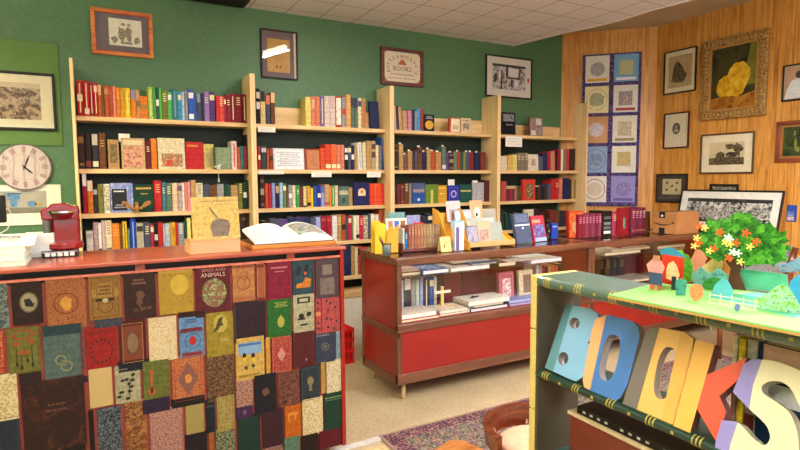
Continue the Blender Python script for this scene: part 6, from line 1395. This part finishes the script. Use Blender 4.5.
stand('teal_bushes', 708, 287, multi(['3a8a80', '6ab0a0', '2a5a4a'], 60), [(-.03, 0), (.035, .0), (.04, .03), (.02, .046), (.0, .03), (-.015, .045), (-.035, .025)], rz=RIGHT_ROT+.3)
stand('dark_bush', 714, 290, multi(['20602a', '3a8a3a', '184a20'], 60), blob(0, .012, .025, .018, 12, .3, 8), rz=RIGHT_ROT+.3)
stand('blue_arch', 722, 299, mat('5ab0c0', .5), [(-.022, 0), (.02, 0), (.018, .022), (.008, .04), (-.002, .042), (-.014, .028)], rz=RIGHT_ROT+.3)
q = MB()
for k in range(3): q.box(-.02, .11, 0, .0015, .006+.012*k, .0085+.012*k)
for k in range(5): q.box(-.02+.03*k, -.0175+.03*k, -.0005, .002, 0, .038)
x, y = loc(pt(716, 306)); q.build('paper_fence', mat('cfe8a8', .5), t, (x, y, .0115), (0, 0, RIGHT_ROT+.12))
stand('teal_wall', 756, 290, mat('5ab890', .5), [(-.05, 0), (.06, .0), (.055, .04), (-.04, .045)], rz=RIGHT_ROT+.3)
stand('leafy_bush', 778, 311, multi(['3a8a2c', '8ac05a', 'a8d0c0', '2a6a20'], 70), [(-.035, 0), (.035, 0), (.03, .02), (.015, .045), (.005, .05), (-.005, .045), (-.02, .028), (-.04, .015)], rz=RIGHT_ROT+.3)
stand('blue_tent', 797, 304, mat('3f9ac8', .5), [(-.022, 0), (.05, 0), (.045, .06), (.01, .07), (-.012, .045)], rz=RIGHT_ROT+.3)
stand('blue_bird', 786, 285, multi(['3a7ab0', '8ac0d8', 'c85a2a'], 60), [(-.03, .05), (-.01, .03), (.02, .03), (.03, .05), (.05, .06), (.03, .075), (.0, .05)], rz=RIGHT_ROT+.3)
stand('small_bird', 737, 312, mat('6a7ab0', .5), blob(0, .008, .006, .009, 9, .3, 2), rz=RIGHT_ROT+.3)

# upholstered armchair at the right wall, seen past the tree
t = thing('tweed_armchair', 'grey tweed upholstered armchair with brown wooden frame at the right edge', 'chair', (4.72, 2.62, 0), RIGHT_ROT)
tw = duo('5a5654', 'a8a4a0', 'etch', 160, .9)
MB().box(-.02, .33, .05, .13, .42, .96).build('backrest', tw, t, bevel=.02)
MB().box(-.02, .50, -.3, .05, .38, .46).build('seat', tw, t, bevel=.02)
cwd = wood('3c1c0c', '6a3418', '8a4a24', .3, 'z', 1, .4)
MB().tube([(.36, -.02, .0), (.36, .0, .5), (.35, .02, .78), (.37, .06, .95)], [.022, .026, .03, .024], 10).build('frame_post', cwd, t, smooth=True)
MB().tube([(-.05, .1, .0), (-.05, .09, .95)], .022, 10).build('frame_post', cwd, t, smooth=True)
for x, y in ((0, -.27), (.46, -.27)): MB().tube([(x, y, 0), (x, y, .4)], .02, 10).build('leg', cwd, t, smooth=True)

# ------------------------------------------------------------------ books past the first 300: one object
bpy.context.view_layer.update()
dg = bpy.context.evaluated_depsgraph_get()
def proj(P):
    d = P-CAM; z = d.dot(f2); return (400+FPX*d.dot(r3)/z, 225-FPX*d.dot(u3)/z)
def seen(P, own):
    d = (P-CAM); L_ = d.length; d.normalize(); o_ = CAM.copy(); left = L_-.004
    for _ in range(8):
        hit, lc, nn, ix, ob, mx = scn.ray_cast(dg, o_, d, distance=left)
        if not hit or ob.name == own.name or (ob.parent and ob.parent.name == own.name): return True
        if ob.data.materials and ob.data.materials[0].name.startswith('glass'):
            o_ = lc+d*.001; left = L_-.004-(o_-CAM).length
            if left <= 0: return True
            continue
        return False
    return False
bk = []
for o in [o for o in col.objects if o.get('category') == 'book' and o.type == 'MESH']:
    vs_ = [v.co for v in o.data.vertices]
    mn = Vector([min(v[i] for v in vs_) for i in range(3)]); mx_ = Vector([max(v[i] for v in vs_) for i in range(3)])
    n_ = 0
    for i in range(5):
        for k in range(6):
            P = o.matrix_world @ Vector((mn.x+(mx_.x-mn.x)*(i+.5)/5, mn.y, mn.z+(mx_.z-mn.z)*(k+.5)/6))
            n_ += seen(P, o)
            if i == 0 and k == 0: pa = proj(o.matrix_world @ mn)
    pb = proj(o.matrix_world @ Vector((mx_.x, mn.y, mx_.z)))
    bk.append((n_/30*abs(pa[0]-pb[0])*abs(pa[1]-pb[1]), o))
bk.sort(key=lambda t_: -t_[0])
print('books', len(bk), 'hidden', sum(a <= 0 for a, _ in bk), 'area at 296', bk[295][0])
cand = [o for a, o in bk if 'bookcase' in str(o.get('group'))]
rest = cand[len(cand)-(len(bk)-294):]
bmr = bmesh.new(); mats = []
for o in rest:
    for part in [o]+list(o.children):
        if part is not o and part.name.split('.')[0] not in ('page_block', 'spine_label'): continue
        ma = part.data.materials[0]
        if ma.name.startswith('book_cloth'):
            c = part.color; ma = mat('%02x%02x%02x' % tuple(int(round(255*(v*12.92 if v <= .0031308 else 1.055*v**(1/2.4)-.055))) for v in c[:3]), .5, .2, 60)
        if ma not in mats: mats.append(ma)
        me_ = part.data.copy(); me_.transform(part.matrix_world)
        nf = len(bmr.faces); bmr.from_mesh(me_); bmr.faces.ensure_lookup_table()
        for f_ in bmr.faces[nf:]: f_.material_index = mats.index(ma)
        bpy.data.meshes.remove(me_)
me_ = bpy.data.meshes.new('books'); bmr.to_mesh(me_); bmr.free()
for ma in mats: me_.materials.append(ma)
ob = bpy.data.objects.new('books', me_); col.objects.link(ob)
tag(ob, 'the remaining slim and half hidden books filling gaps on the pine bookcases', 'books', None, 'stuff')
for o in rest:
    for c_ in list(o.children): bpy.data.objects.remove(c_)
    bpy.data.objects.remove(o)

# ------------------------------------------------------------------ view
vs = scn.view_settings; vs.view_transform = 'Standard'; vs.look = 'None'; vs.gamma = 1; vs.use_curve_mapping = False; vs.exposure = .08
